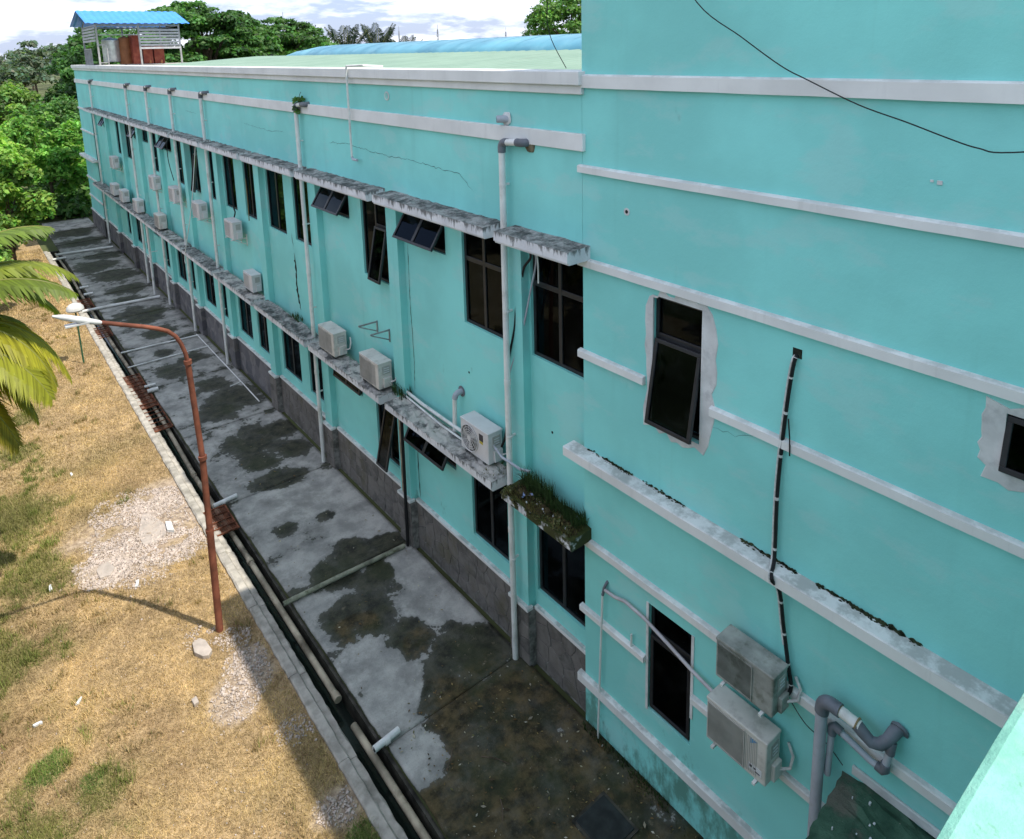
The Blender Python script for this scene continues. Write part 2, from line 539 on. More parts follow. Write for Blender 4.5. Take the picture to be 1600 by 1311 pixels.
mLeaf = leaf_mat('leaves')
mBlade = leaf_mat('grass_blades', .3, .7)
mBark = simple('bark', (.12, .09, .065), .95, .35, 4, .6, .1)
mGround = simple('far_ground', (.10, .115, .05), .95, .4, .05, .3, .1)


def roof_green():
    k = NT('green_metal_roof')
    c = k.mix(k.ramp(k.noise(.8, 6), .3, .7), (.17, .265, .20), (.215, .315, .24))
    c = k.mix(k.math('MULTIPLY', k.ramp(k.noise(3, 7, .65, stretch=(.3, 1, 1)), .52, .75), .4), c, (.15, .20, .155))
    k.bump(k.noise(20, 4), .1, .004)
    return k.done(c, .6, .3)


mRoof = roof_green()


def vault_mat():
    k = NT('blue_translucent_sheet')
    c = k.mix(k.ramp(k.noise(.6, 5, stretch=(.6, 1, 1)), .3, .7), (.06, .22, .31), (.12, .36, .45))
    c = k.mix(k.math('MULTIPLY', k.ramp(k.noise(1.8, 6, .6), .5, .7), .35), c, (.22, .44, .52))
    return k.done(c, .4, .4)


mVault = vault_mat()
mShedRoof = simple('blue_shed_sheet', (.045, .27, .78), .45, .06, 2, .03, .4)
mShedPost = simple('shed_post_white', (.36, .36, .35), .6, .15, 4, .05)
mSlatW = simple('shed_slat', (.46, .46, .47), .6, .1, 4, .05)
mTankR = simple('rust_red_tank', (.28, .06, .035), .6, .15, 3, .05, .3, dirt=(.40, .20, .09), dirt_amt=.3)
mTankO = simple('orange_brown_tank', (.34, .14, .06), .6, .15, 3, .05, .3)
mTankS = simple('silver_tank', (.62, .64, .62), .35, .15, 4, .1, .5, .5)
mSoil = simple('hood_soil', (.052, .042, .020), .98, .5, 9, .8, .1, dirt=(.10, .085, .05), dirt_amt=.6, dscale=12)
mRubble = simple('pale_rubble', (.52, .44, .385), .9, .18, 9, .4, .15, dirt=(.36, .29, .21), dirt_amt=.6, dscale=2)
mSlabPale = simple('pale_cement', (.42, .365, .32), .9, .12, 6, .35, .15, dirt=(.38, .32, .26), dirt_amt=.5)
mTower = simple('mast_steel', (.30, .31, .33), .6, .1, 1, 0)


def mossroof_mat():
    k = NT('mossy_flat_roof')
    c = k.mix(k.ramp(k.noise(3.4, 9, .7), .3, .7), (.025, .07, .045), (.07, .15, .10))
    c = k.mix(k.math('MULTIPLY', k.ramp(k.noise(1.6, 7, .65), .54, .66), .7), c, (.13, .12, .10))
    c = k.mix(k.ramp(k.noise(26, 3, .5), .72, .76), c, (.32, .33, .30))
    k.bump(k.noise(16, 8, .75), .9, .03)
    return k.done(c, .9, .2)


mMossRoof = mossroof_mat()

# ================================================================== SETTING
# ---- far ground with a slot for the drain
mb = MB()
FAR = 3000
mb.add([(-FAR, -FAR, -.12), (-3.27, -FAR, -.12), (-3.27, FAR, -.12), (-FAR, FAR, -.12)], [(0, 1, 2, 3)])
mb.add([(-2.58, -FAR, -.06), (FAR, -FAR, -.06), (FAR, FAR, -.06), (-2.58, FAR, -.06)], [(0, 1, 2, 3)])
mb.add([(-3.27, 45.0, -.04), (-2.58, 45.0, -.04), (-2.58, FAR, -.04), (-3.27, FAR, -.04)], [(0, 1, 2, 3)])
tag(mb.build('ground', mGround), kind='structure')

# ---- lawn sheet with painted-in species (straw, green, bare earth)
GREEN = [(-6.5, 11.1, .55), (-6.0, 10.5, .4), (-6.3, 16.0, .7), (-6.6, 18.5, .9), (-5.9, 20.3, .6), (-6.9, 14, .8), (-6.6, 12.6, .5), (-3.45, 7.4, .5), (-5.3, 18.6, .5), (-6.4, 24, .9), (-6.2, 21.5, .7), (-6.5, 17.2, .8), (-6.9, 10.0, .5), (-4.6, 24, .5), (-6.3, 9.2, .5), (-4.3, 19.5, .5)]
BROWN = [(-5.1, 10.6, .45), (-5.3, 9.9, .4), (-6.1, 13.8, .4), (-7.0, 12.2, .7), (-4.6, 33, .8), (-3.7, 8.9, .5), (-5.6, 8.0, .6), (-3.6, 12, .4)]
PALE = [(-4.2, 15.9, 1.25), (-4.9, 15.6, .6), (-3.7, 17.2, .6), (-3.85, 10.8, .38), (-3.7, 11.2, .25), (-4.1, 10.5, .3), (-3.5, 8.0, .3)]
LUSH = [(-6.55, 11.15, .24), (-3.4, 7.3, .3), (-6.1, 10.5, .12)]
def blobs(x, y, lst):
    o = np.zeros_like(np.asarray(x, float))
    for (cx, cy, r) in lst:
        o = np.maximum(o, 1 - np.hypot(x - cx, (y - cy)) / (r * 1.5))
    return np.clip(o, 0, 1)
def lawn_state(x, y):
    n = fbm(x * 1.1 + 5, y * 1.1, 5)
    g = np.clip(blobs(x, y, GREEN) * 1.0 + (n - .5) * 1.4, 0, 1) * np.clip((n - .34) * 4, 0, 1) * np.clip((-4.9 - x) / 1.2, .15, 1)
    g = np.maximum(g, np.clip(blobs(x, y, LUSH) * 2.2 + (n - .5) * 2, 0, 1) * (blobs(x, y, LUSH) > 0))
    g = np.maximum(g, np.clip((fbm(x * .35 + 40, y * .35 + 9, 4) - .58) * 2.2, 0, .3))
    b = np.clip(blobs(x, y, BROWN) * .9 + (fbm(x * 1.7 + 20, y * 1.7, 4) - .52) * 1.5, 0, 1)
    p = np.clip(blobs(x, y, PALE) * 1.6 + (fbm(x * 2.3 + 3, y * 2.3, 4) - .5) * 1.8, 0, 1) * (blobs(x, y, PALE) > 0)
    return g, b, p
STRAW = np.array([.55, .40, .225]); OLIVE = np.array([.22, .225, .075]); EARTH = np.array([.33, .22, .12]); PALEC = np.array([.54, .44, .35])
def lawn_col(x, y):
    g, b, p = lawn_state(x, y)
    n = fbm(x * 3 + 70, y * 3, 3)[:, None]
    c = STRAW * (.72 + .5 * n)
    c = c * (1 - .7 * b[:, None]) + EARTH * .7 * b[:, None]
    c = c * (1 - .75 * g[:, None]) + OLIVE * .75 * g[:, None]
    c = c * (1 - .8 * p[:, None]) + PALEC * .8 * p[:, None]
    return c, g, b, p
ys = np.arange(-2, 52.01, .16); xs = np.arange(-14, -3.26, .16); xs = np.append(xs[:-1], -3.275)
X, Y = np.meshgrid(xs, ys)
Xf, Yf = X.ravel(), Y.ravel()
Z = .012 + .10 * (fbm(Xf * .5, Yf * .5, 4) - .5) * np.clip((-3.3 - Xf) / 1.0, 0, 1)
nx, ny = len(xs), len(ys)
idx = np.arange(nx * ny).reshape(ny, nx)
faces = np.stack([idx[:-1, :-1], idx[:-1, 1:], idx[1:, 1:], idx[1:, :-1]], -1).reshape(-1, 4)
lc, lg, lb, lp = lawn_col(Xf, Yf)
tag(mesh_np('lawn', np.stack([Xf, Yf, Z], 1), faces, mLawn, lc, smooth=True), kind='structure')
def lawn_z(x, y): return .012 + .10 * (fbm(x * .5, y * .5, 4) - .5) * np.clip((-3.3 - x) / 1.0, 0, 1)

# ---- concrete apron: one slab per bay, joints open between them
PALE_P = [(-.31, 10.3, .6), (-.34, 11.6, .5), (-.05, 9.5, .45), (-1.92, 8.95, .42), (-1.75, 9.7, .28), (-2.3, 7.8, .35), (-.1, 13.2, .9), (-.6, 14.6, .8), (-1.55, 15.2, .6), (-2.1, 12.9, .3), (-2.2, 11.6, .22)]
DARK_P = [(-1.6, 10.9, .55), (-.9, 11.6, .35), (-.55, 8.9, .7), (-1.4, 8.5, .5), (-1.0, 12.5, .5), (-.4, 12.3, .4), (-1.75, 12.3, .3), (-2.0, 10.9, .4), (-1.3, 9.8, .4), (-1.5, 11.9, .3), (-1.0, 14.0, .22), (-1.9, 14.1, .25), (-1.3, 16.1, .45),
          (-1.1, 18.2, .75), (-1.3, 17.2, .5), (-.5, 17.2, .4), (-.4, 18.3, .5), (-1.25, 20.6, .6), (-.7, 21.1, .7), (-1.0, 22.5, .45), (-1.7, 24.4, .5), (-.9, 25, .4), (-1.6, 26.2, .3), (-1.2, 28.4, .5), (-1.4, 30.2, .6), (-1.3, 31.0, .8), (-1.4, 33.2, .5), (-1.1, 35, .7), (-1.1, 37.6, .9), (-1.6, 40, .9), (-.9, 42, .7), (-1.3, 46, 1.), (-1.5, 49, 1.)]
BROWN_P = [(-.9, 7.0, 1.6), (-1.4, 6.0, 2.0), (-.6, 4.5, 2.2), (-1.3, 2, 3), (-1.3, 8.0, .8), (-1.9, 10.6, .4), (-.4, 7.7, .7), (-2.4, 13.0, .3), (-1.2, 9.6, .35), (-1.0, 18, .3)]
def pave_state(x, y):
    d = blobs(x, y, DARK_P); p = blobs(x, y, PALE_P); br = blobs(x, y, BROWN_P)
    near = np.clip((8.35 - y) / .5, 0, 1)
    far = np.clip((y - 18) / 10, 0, 1)
    moss = .28 + 1.0 * d - .75 * p * (p > d) + .55 * near * (1 - .95 * np.clip(p * 2.2, 0, 1)) + .03 * far
    moss = moss + .22 * np.clip(1 - np.abs(((y - 8.3 + 1.9) % 3.78) - 1.9) / .35, 0, 1) * (y > 9)
    wet = np.clip(.05 * far + fbm(x * .8 + 30, y * .8, 3) * .6 - .2, 0, 1)
    return np.stack([np.clip(moss, 0, 1), np.clip(br * 1.5 * (y < 13.5) + .25 * near, 0, 1), wet], 1)
pave = empty('pavement'); tag(pave, kind='structure')
JOINTS = [-4.0, 0.6, 4.5] + [8.30 + 3.78 * k for k in range(12)] + [53.4]
for j in range(len(JOINTS) - 1):
    ya, yb = JOINTS[j] + .012, JOINTS[j + 1] - .012
    step = .07 if 4 < yb < 28 else .2
    gx = np.linspace(-2.56, -.0, max(8, int(2.5 / step))); gy = np.linspace(ya, yb, int((yb - ya) / step))
    # ragged outer edge over the drain
    X, Y = np.meshgrid(gx, gy); X = X.copy()
    X[:, 0] += .05 * (fbm(gy * 2.2, gy * 0 + j, 4) - .55)
    tilt = random.uniform(-.006, .006)
    Z = 0.0 + tilt * (Y - ya) / (yb - ya) + .012 * (fbm(X * 1.3 + j, Y * 1.3, 3) - .5) + random.uniform(-.004, .004)
    n_, m_ = X.shape
    V = np.stack([X.ravel(), Y.ravel(), Z.ravel()], 1)
    cl = pave_state(X.ravel(), Y.ravel())
    I = np.arange(n_ * m_).reshape(n_, m_)
    F = np.stack([I[:-1, :-1], I[:-1, 1:], I[1:, 1:], I[1:, :-1]], -1).reshape(-1, 4)
    # skirt so that the joint and the edge have depth
    ring = np.concatenate([I[0, :], I[1:, -1], I[-1, -2::-1], I[-2:0:-1, 0]])
    low = V[ring].copy(); low[:, 2] = -.11
    b0 = len(V); V = np.concatenate([V, low]); cl = np.concatenate([cl, np.tile([[.9, .1, 1]], (len(ring), 1))])
    k_ = np.arange(len(ring)); k2 = np.roll(k_, -1)
    F = np.concatenate([F, np.stack([ring[k_], b0 + k_, b0 + k2, ring[k2]], -1)])
    mesh_np('slab', V, F, mPave, cl, parent=pave, smooth=False)

# sunken cover near the foot of the corner block
mb = MB(); mb.box(-1.15, -.62, 5.15, 5.72, -.02, .035)
pc = thing('inspection_cover', (-.9, 5.4, 0), 'dark square inspection cover set in the mossy ground below the corner block', 'drain cover')
part(mb, 'lid', simple('cover_plate', (.022, .027, .026), .6, .3, 5, .3), pc, bevel=.01)
mb = MB()
for a in ((-1.19, -1.15, 5.11, 5.76), (-.62, -.58, 5.11, 5.76), (-1.15, -.62, 5.11, 5.15), (-1.15, -.62, 5.72, 5.76)): mb.box(*a, -.02, .022)
part(mb, 'rim', mWetWall, pc)

# ---- drain channel
mb = MB()
mb.add([(-3.0, -6, -.55), (-2.6, -6, -.55), (-2.6, 45, -.55), (-3.0, 45, -.55)], [(0, 1, 2, 3)])
mb.add([(-2.6, -6, -.55), (-2.60, -6, -.10), (-2.60, 45, -.10), (-2.6, 45, -.55)], [(0, 3, 2, 1)])
mb.box(-2.62, -2.5, -6, 45, -.58, -.10)
mb.box(-3.12, -2.98, -6, 45, -.58, -.05)
mb.box(-3.2, -2.5, 45, 45.1, -.6, -.03)
tag(mb.build('drain_channel', mWetWall), kind='structure')
mb = MB(); mb.add([(-3.0, -6, -.42), (-2.6, -6, -.42), (-2.6, 45, -.42), (-3.0, 45, -.42)], [(0, 1, 2, 3)])
tag(mb.build('water', mWater), kind='structure')
# kerb: cast blocks with rough joints
kerb = empty('kerb'); tag(kerb, kind='structure')
y = -6.0
while y < 45:
    ln = random.uniform(1.7, 2.6); y1 = min(45, y + ln)
    me = bmesh.new()
    nseg = max(3, int((y1 - y) / .16))
    rows = []
    for i in range(nseg + 1):
        yy = y + .006 + (y1 - y - .012) * i / nseg
        j = lambda s_: random.uniform(-s_, s_)
        prof = [(-3.285 + j(.012), -.25), (-3.28 + j(.01), .045 + j(.008)), (-3.25, .065 + j(.006)), (-3.13 + j(.008), .062 + j(.006)), (-3.105 + j(.012), .03 + j(.01)), (-3.09 + j(.008), -.005 + j(.004)), (-2.995 + j(.014), -.012 + j(.006)), (-2.975 + j(.014), -.05), (-2.975, -.3)]
        rows.append([me.verts.new((px, yy, pz)) for px, pz in prof])
    for a, b in zip(rows[:-1], rows[1:]):
        for i in range(len(a) - 1): me.faces.new((a[i], b[i], b[i + 1], a[i + 1]))
    me.faces.new(rows[0]); me.faces.new(rows[-1][::-1])
    bmesh.ops.recalc_face_normals(me, faces=me.faces)
    m2 = bpy.data.meshes.new('kerb_block'); me.to_mesh(m2); me.free(); m2.materials.append(mKerb)
    o = bpy.data.objects.new('kerb_block', m2); COL.objects.link(o); o.parent = kerb
    y = y1

# ================================================================== LONG BUILDING
PITCHB = 3.78
PIL = [8.04 + PITCHB * k for k in range(11)]          # near edge of each pilaster, .41 wide
PW = .41
Y_END0, Y_END1 = 46.0, 50.6
DEPTH = 16.0
bld = thing('hospital_block', (0, 28, 0), 'long two storey turquoise block with dark windows and weathered concrete window hoods', 'building')
bld.name = 'long_building'


def wall_sheet(mb, X, y0, y1, z0, z1, holes, depth=.16, flip=False):
    ysb = sorted(set([y0, y1] + [h[0] for h in holes] + [h[1] for h in holes]))
    zsb = sorted(set([z0, z1] + [h[2] for h in holes] + [h[3] for h in holes]))
    for a, b in zip(ysb[:-1], ysb[1:]):
        for c, d in zip(zsb[:-1], zsb[1:]):
            my, mz = (a + b) / 2, (c + d) / 2
            if any(h[0] < my < h[1] and h[2] < mz < h[3] for h in holes): continue
            mb.add([(X, a, c), (X, b, c), (X, b, d), (X, a, d)], [(0, 3, 2, 1)])
            mb.add([(X + depth, a, c), (X + depth, b, c), (X + depth, b, d), (X + depth, a, d)], [(0, 1, 2, 3)])
    for (a, b, c, d) in holes:
        mb.add([(X, a, c), (X + depth, a, c), (X + depth, a, d), (X, a, d)], [(0, 3, 2, 1)])
        mb.add([(X, b, c), (X + depth, b, c), (X + depth, b, d), (X, b, d)], [(0, 1, 2, 3)])
        mb.add([(X, a, c), (X, b, c), (X + depth, b, c), (X + depth, a, c)], [(0, 1, 2, 3)])
        mb.add([(X, a, d), (X, b, d), (X + depth, b, d), (X + depth, a, d)], [(0, 3, 2, 1)])


def frame_rect(mb, X0, X1, a, b, c, d, t):
    mb.box(X0, X1, a, b, c, c + t); mb.box(X0, X1, a, b, d - t, d)
    mb.box(X0, X1, a, a + t, c + t, d - t); mb.box(X0, X1, b - t, b, c + t, d - t)


def rot_pts(mb_, piv, ang):
    """swing geometry about a horizontal hinge (axis Y) at (x,z): the foot goes out to -X"""
    px, pz = piv
    ca, sa = math.cos(ang), math.sin(ang)
    mb_.v = [(px + (x - px) * ca + (z - pz) * sa, y, pz - (x - px) * sa + (z - pz) * ca) for x, y, z in mb_.v]


def window(parent, X, a, b, c, d, kind='two', ang=0, far=False, trans=None):
    """window in a hole of the wall at X (outer face); X+.05..X+.11 is the frame"""
    f = MB(); t = .05; x0, x1 = X + .045, X + .105
    frame_rect(f, x0, x1, a, b, c, d, t)
    panes = []
    if kind == 'two':
        m = (a + b) / 2; f.box(x0 + .002, x1 - .002, m - .035, m + .035, c + t, d - t)
        cols = [(a + t, m - .035), (m + .035, b - t)]
        if trans:
            for (p, q) in cols:
                f.box(x0 + .004, x1 - .004, p, q, trans - .04, trans + .04)
                panes += [(p, q, c + t, trans - .04), (p, q, trans + .04, d - t)]
        else:
            panes += [(p, q, c + t, d - t) for p, q in cols]
    elif kind == 'one':
        panes = [(a + t, b - t, c + t, d - t)]
    elif kind == 'onet':
        f.box(x0 + .004, x1 - .004, a + t, b - t, trans - .045, trans + .045)
        panes = [(a + t, b - t, trans + .045, d - t)]
    elif kind == 'halfopen':     # far half fixed, near half open sash, fixed light above
        m = (a + b) / 2; f.box(x0 + .002, x1 - .002, m - .03, m + .03, c + t, d - t)
        panes = [(m + .03, b - t, c + t, d - t), (a + t, m - .03, trans + .03, d - t)]
        f.box(x0 + .004, x1 - .004, a + t, m - .03, trans - .03, trans + .03)
    w_ = part(f, 'window', mFrame, parent, bevel=0 if far else .006)
    for (p, q, r, s_) in panes:
        g = MB(); g.box(x0 + .024, x0 + .031, p, q, r, s_)
        part(g, 'pane', mGlass, w_)
    # opening lights
    def sash(p, q, r, s_, n=1):
        s2 = MB(); tt = .05
        frame_rect(s2, X - .005, X + .04, p, q, r, s_, tt)
        gl = []
        if n == 2:
            m2 = (p + q) / 2
            s2.box(X - .002, X + .038, m2 - .04, m2 + .04, r + tt, s_ - tt)
            gl = [(p + tt, m2 - .04), (m2 + .04, q - tt)]
        else: gl = [(p + tt, q - tt)]
        rot_pts(s2, (X + .03, s_), ang)
        part(s2, 'sash', mFrame, w_, bevel=0 if far else .006)
        for (u, v) in gl:
            g = MB(); g.box(X + .014, X + .02, u, v, r + tt, s_ - tt); rot_pts(g, (X + .03, s_), ang)
            part(g, 'pane', mGlass, w_)
    if kind == 'awning': sash(a + .01, b - .01, c + .02, d - .03, 2)
    if kind == 'halfopen': sash(a + .04, (a + b) / 2 - .02, c + .03, trans - .02)
    if kind == 'onet': sash(a + .03, b - .03, c + .03, trans - .02)
    return w_


UZ0, UZ1, LZ0, LZ1 = 5.52, 7.24, 1.38, 3.10
XW = .15
UP = [(6.78, 8.0, UZ0, 'two', 0, 6.69), (8.70, 9.83, UZ0, 'two', 0, 6.69), (10.35, 11.74, 6.62, 'awning', 33, None), (12.48, 13.6, UZ0, 'halfopen', 12, 6.69), (14.17, 15.54, 6.62, 'awning', 33, None),
      (16.40, 17.40, UZ0, 'two', 0, None), (18.0, 19.28, UZ0, 'two', 0, None), (20.2, 21.15, UZ0, 'two', 0, None), (21.98, 23.08, UZ0, 'two', 0, None), (23.75, 24.62, UZ0, 'two', 0, None), (25.85, 26.92, UZ0, 'halfopen', 9, 6.9),
      (27.75, 28.77, UZ0, 'two', 0, None), (29.45, 30.70, 6.62, 'awning', 36, None), (31.5, 32.6, UZ0, 'two', 0, None), (33.3, 34.45, 6.62, 'one', 0, None), (35.1, 36.15, 6.62, 'awning', 33, None), (37.15, 38.25, UZ0, 'two', 0, None),
      (39.2, 40.4, UZ0, 'two', 0, None), (42.6, 43.7, 6.62, 'awning', 33, None)]
LO = [(6.78, 7.97, LZ0, 'two', 0, None), (8.74, 9.80, LZ0, 'two', 0, None), (10.3, 11.74, 2.42, 'awning', 30, None), (12.45, 13.46, LZ0, 'halfopen', 13, 2.98), (14.1, 15.52, 2.46, 'awning', 8, None),
      (16.35, 17.22, LZ0, 'two', 0, None), (17.8, 19.08, LZ0, 'two', 0, None), (20.12, 21.1, LZ0, 'two', 0, None), (21.65, 22.85, LZ0, 'two', 0, None), (23.85, 24.6, LZ0, 'two', 0, None), (25.45, 26.7, LZ0, 'two', 0, None),
      (27.75, 28.5, LZ0, 'two', 0, None), (29.25, 30.45, LZ0, 'two', 0, None), (31.6, 32.5, LZ0, 'two', 0, None), (33.3, 34.4, 2.46, 'one', 0, None), (35.3, 36.2, LZ0, 'two', 0, None), (37.15, 38.2, LZ0, 'two', 0, None),
      (39.3, 40.3, LZ0, 'two', 0, None), (41.0, 42.0, 2.46, 'one', 0, None)]
holes = [(a, b, c, UZ1) for a, b, c, *_ in UP] + [(a, b, c, LZ1) for a, b, c, *_ in LO]
mb = MB(); wall_sheet(mb, XW, 6.70, Y_END0, -.05, 7.45, holes, .16)
part(mb, 'wall', mTeal, bld)
mb = MB()
mb.box(0, .31, 6.705, Y_END0, 7.45, 9.60)                       # plain attic wall above the hoods
part(mb, 'attic_wall', mTeal, bld)
mb = MB(); mb.box(0, .31, Y_END0, Y_END1, 0, 9.60)
part(mb, 'end_wall', mTeal, bld)
mb = MB(); mb.box(.31, DEPTH, Y_END1 - .25, Y_END1, 0, 9.6); mb.box(DEPTH - .2, DEPTH, 6.7, Y_END1 - .25, 0, 9.6)
part(mb, 'rear_wall', mTeal, bld)
mb = MB(); mb.box(.33, 5.0, 6.8, 50.2, 3.9, 4.05); mb.box(.33, 5.0, 6.8, 50.2, 7.9, 8.05); mb.box(.33, 5.0, 6.8, 50.2, .25, .4)
part(mb, 'floor_slab', mRoom, bld)
mb = MB(); mb.box(5.0, 5.1, 6.8, 50.2, .4, 8)
for yy in (11.9, 15.7, 19.5, 27.1, 34.6): mb.box(.35, 4.99, yy, yy + .12, .42, 3.88); mb.box(.35, 4.99, yy, yy + .12, 4.07, 7.88)
part(mb, 'inner_wall', mRoom, bld)
for a, b, c, kind, ang, tr in UP: window(bld, XW, a, b, c, UZ1, kind, R(ang), a > 17, tr)
for a, b, c, kind, ang, tr in LO: window(bld, XW, a, b, c, LZ1, kind, R(ang), a > 17, tr)
# curtains behind a few panes
def curtain(y0, y1, z0, z1, m, X=.42):
    q = MB(); n = 26; vs_ = []
    for i in range(n + 1):
        yy = y0 + (y1 - y0) * i / n; xx = X + .03 * math.sin(i * 1.9) + .01 * math.sin(i * 5)
        vs_ += [(xx, yy, z0), (xx, yy, z1)]
    q.add(vs_, [(2 * i, 2 * i + 2, 2 * i + 3, 2 * i + 1) for i in range(n)])
    return part(q, 'curtain', m, bld, smooth=True)
mCurtG = simple('olive_curtain', (.12, .12, .05), .9, .3, 5, .2)
curtain(13.05, 13.6, 5.5, 7.25, mCurtain); curtain(13.0, 13.5, 1.4, 3.1, mCurtain); curtain(8.72, 9.1, 5.5, 7.2, mCurtG); curtain(18.0, 18.35, 5.6, 7.2, simple('lime_curtain', (.25, .30, .06), .9, .2, 5, .2)); curtain(20.2, 20.8, 5.5, 7.2, mCurtain)

for k, p in enumerate(PIL):
    mb = MB(); mb.box(0, XW + .002, p, p + PW, 0, 7.449)
    part(mb, 'pilaster', mTeal, bld)
mb = MB(); mb.box(0, XW + .002, Y_END0 - .003, Y_END0 + .2, 0, 7.449)

# cornice, string course
mb = MB(); mb.box(-.12, .45, 6.64, Y_END1 + .12, 9.72, 9.90)
part(mb, 'cornice', mTrim, bld, bevel=.012)
mb = MB(); mb.box(-.06, .40, 6.66, Y_END1 + .06, 9.60, 9.719)
part(mb, 'cornice_moulding', mTrim, bld, bevel=.012)
mb = MB(); mb.box(-.055, .01, 6.64, Y_END1 + .05, 8.86, 9.09)
part(mb, 'string_course', mTrim, bld, bevel=.008)
for (z0, z1, dx) in ((7.30, 7.41, .06), (5.98, 6.08, .06), (3.08, 3.19, .06), (1.93, 2.02, .06)):
    mb = MB(); mb.box(-dx, .01, Y_END0 + .1, Y_END1 + .06, z0, z1)
    part(mb, 'string_course', mTrim, bld, bevel=.01)
mb = MB(); mb.box(-.28, .01, Y_END0 + .1, Y_END1 + .2, 4.42, 4.56)
part(mb, 'ledge', mTrim2, bld, bevel=.015)

# hoods over the windows, one per bay on each floor
def hood(y0, y1, zb, zt, m, rough=.012):
    me = bmesh.new(); n = max(6, int((y1 - y0) / .12)); nxs = 7
    top = []
    for i in range(n + 1):
        yy = y0 + (y1 - y0) * i / n; row = []
        for j in range(nxs + 1):
            xx = -.42 + .43 * j / nxs
            e = .35 if (i in (0, n) or j == 0) else 1
            row.append(me.verts.new((xx + (random.uniform(-.006, .006) if j == 0 else 0), yy, zt + rough * e * random.uniform(-1, 1) + .02 * j / nxs)))
        top.append(row)
    for i in range(n):
        for j in range(nxs): me.faces.new((top[i][j], top[i + 1][j], top[i + 1][j + 1], top[i][j + 1]))
    # front fascia, soffit with a drip lip
    fr = [[top[i][0] for i in range(n + 1)]]
    for (xx, z) in ((-.42, zb + .035), (-.40, zb + .03), (-.39, zb), (.01, zb)):
        fr.append([me.verts.new((xx, y0 + (y1 - y0) * i / n, z)) for i in range(n + 1)])
    for a, b in zip(fr[:-1], fr[1:]):
        for i in range(n): me.faces.new((a[i], b[i], b[i + 1], a[i + 1]))
    for i, ed in ((0, 1), (n, -1)):
        ring = [r[i] for r in fr] + [top[i][j] for j in range(nxs, 0, -1)]
        me.faces.new(ring if ed == 1 else ring[::-1])
    bmesh.ops.recalc_face_normals(me, faces=me.faces)
    q = bpy.data.meshes.new('hood'); me.to_mesh(q); me.free(); q.materials.append(m)
    q.transform(Matrix.Translation((0, -28, 0)))
    o = bpy.data.objects.new('hood', q); COL.objects.link(o); o.parent = bld
    return o
segs = [(6.56, 8.15)] + [(8.41 + PITCHB * k, 8.15 + PITCHB * (k + 1)) for k in range(10)]
for k, (a, b) in enumerate(segs):
    hood(a, b, 7.40, 7.58, mHood)
    m = mHoodM if k == 0 else (mHoodR if k in (1, 2, 4, 6) else mHood)
    h = hood(a, b, 3.19, 3.36, m, .02)
mb = MB(); mb.box(-.40, -.02, 6.62, 8.08, 3.362, 3.40)

# stone plinth: each bay a backing with crazy-paved stones on it, white strip on top
def clip(poly, a, b, c):   # keep a*x+b*y<=c
    out = []
    for i in range(len(poly)):
        p, q = poly[i], poly[(i + 1) % len(poly)]
        dp, dq = a * p[0] + b * p[1] - c, a * q[0] + b * q[1] - c
        if dp <= 0: out.append(p)
        if dp * dq < 0:
            t = dp / (dp - dq); out.append((p[0] + t * (q[0] - p[0]), p[1] + t * (q[1] - p[1])))
    return out
def shrink(poly, d):
    cx = sum(p[0] for p in poly) / len(poly); cy = sum(p[1] for p in poly) / len(poly)
    out = []
    for p in poly:
        l_ = math.hypot(p[0] - cx, p[1] - cy); s_ = max(.2, (l_ - d) / max(l_, 1e-6)); out.append((cx + (p[0] - cx) * s_, cy + (p[1] - cy) * s_))
    return out
nst = 0
ZP = 1.04
def stones(X, y0, y1, parent):
    global nst
    nr = 4; pts = []
    nc = max(1, int(round((y1 - y0) / .30)))
    for i in range(nc):
        for j in range(nr):
            pts.append((y0 + (y1 - y0) * (i + .5 + random.uniform(-.33, .33)) / nc, ZP * (j + .5 + random.uniform(-.33, .33)) / nr))
    for i, p in enumerate(pts):
        poly = [(y0, 0), (y1, 0), (y1, ZP), (y0, ZP)]
        for j, q in enumerate(pts):
            if i == j: continue
            a, b = q[0] - p[0], q[1] - p[1]
            c = a * (p[0] + q[0]) / 2 + b * (p[1] + q[1]) / 2
            poly = clip(poly, a, b, c)
            if len(poly) < 3: break
        if len(poly) < 3: continue
        A = shrink(poly, .009); B = shrink(poly, .017); n = len(A); pr = random.uniform(.006, .015)
        mb = MB()
        mb.add([(X + .005, u, v) for u, v in A] + [(X - pr * .7, u, v) for u, v in A] + [(X - pr, u, v) for u, v in B],
               [tuple(range(2 * n, 3 * n))] + [(r * n + k, r * n + (k + 1) % n, (r + 1) * n + (k + 1) % n, (r + 1) * n + k) for r in (0, 1) for k in range(n)])
        part(mb, 'stone', mStone, parent); nst += 1
bounds = []
prev = 6.705
for p in PIL:
    bounds.append((prev, p - .05, XW - .04)); bounds.append((p - .05, p + PW + .05, -.04)); prev = p + PW + .05
bounds.append((prev, Y_END0 - .05, XW - .04)); bounds.append((Y_END0 - .05, Y_END1 + .05, -.04))
for (a, b, X) in bounds:
    near = b < 20.0
    mb = MB(); mb.box(X + .002, X + .06, a, b, -.05, ZP)
    if X < 0: mb.box(X + .06, XW - .04, a, a + .05, -.05, ZP); mb.box(X + .06, XW - .04, b - .05, b, -.05, ZP)
    pl = part(mb, 'plinth', mGrout if near else mPlinthFar, bld)
    if near: stones(X, a, b, pl)
    mb = MB(); mb.box(X - .035, X + .10, a - .002, b + .002 if X < 0 else b - .002, ZP + .002, ZP + .065)
    part(mb, 'plinth_cap', mTrim2, bld, bevel=.008)

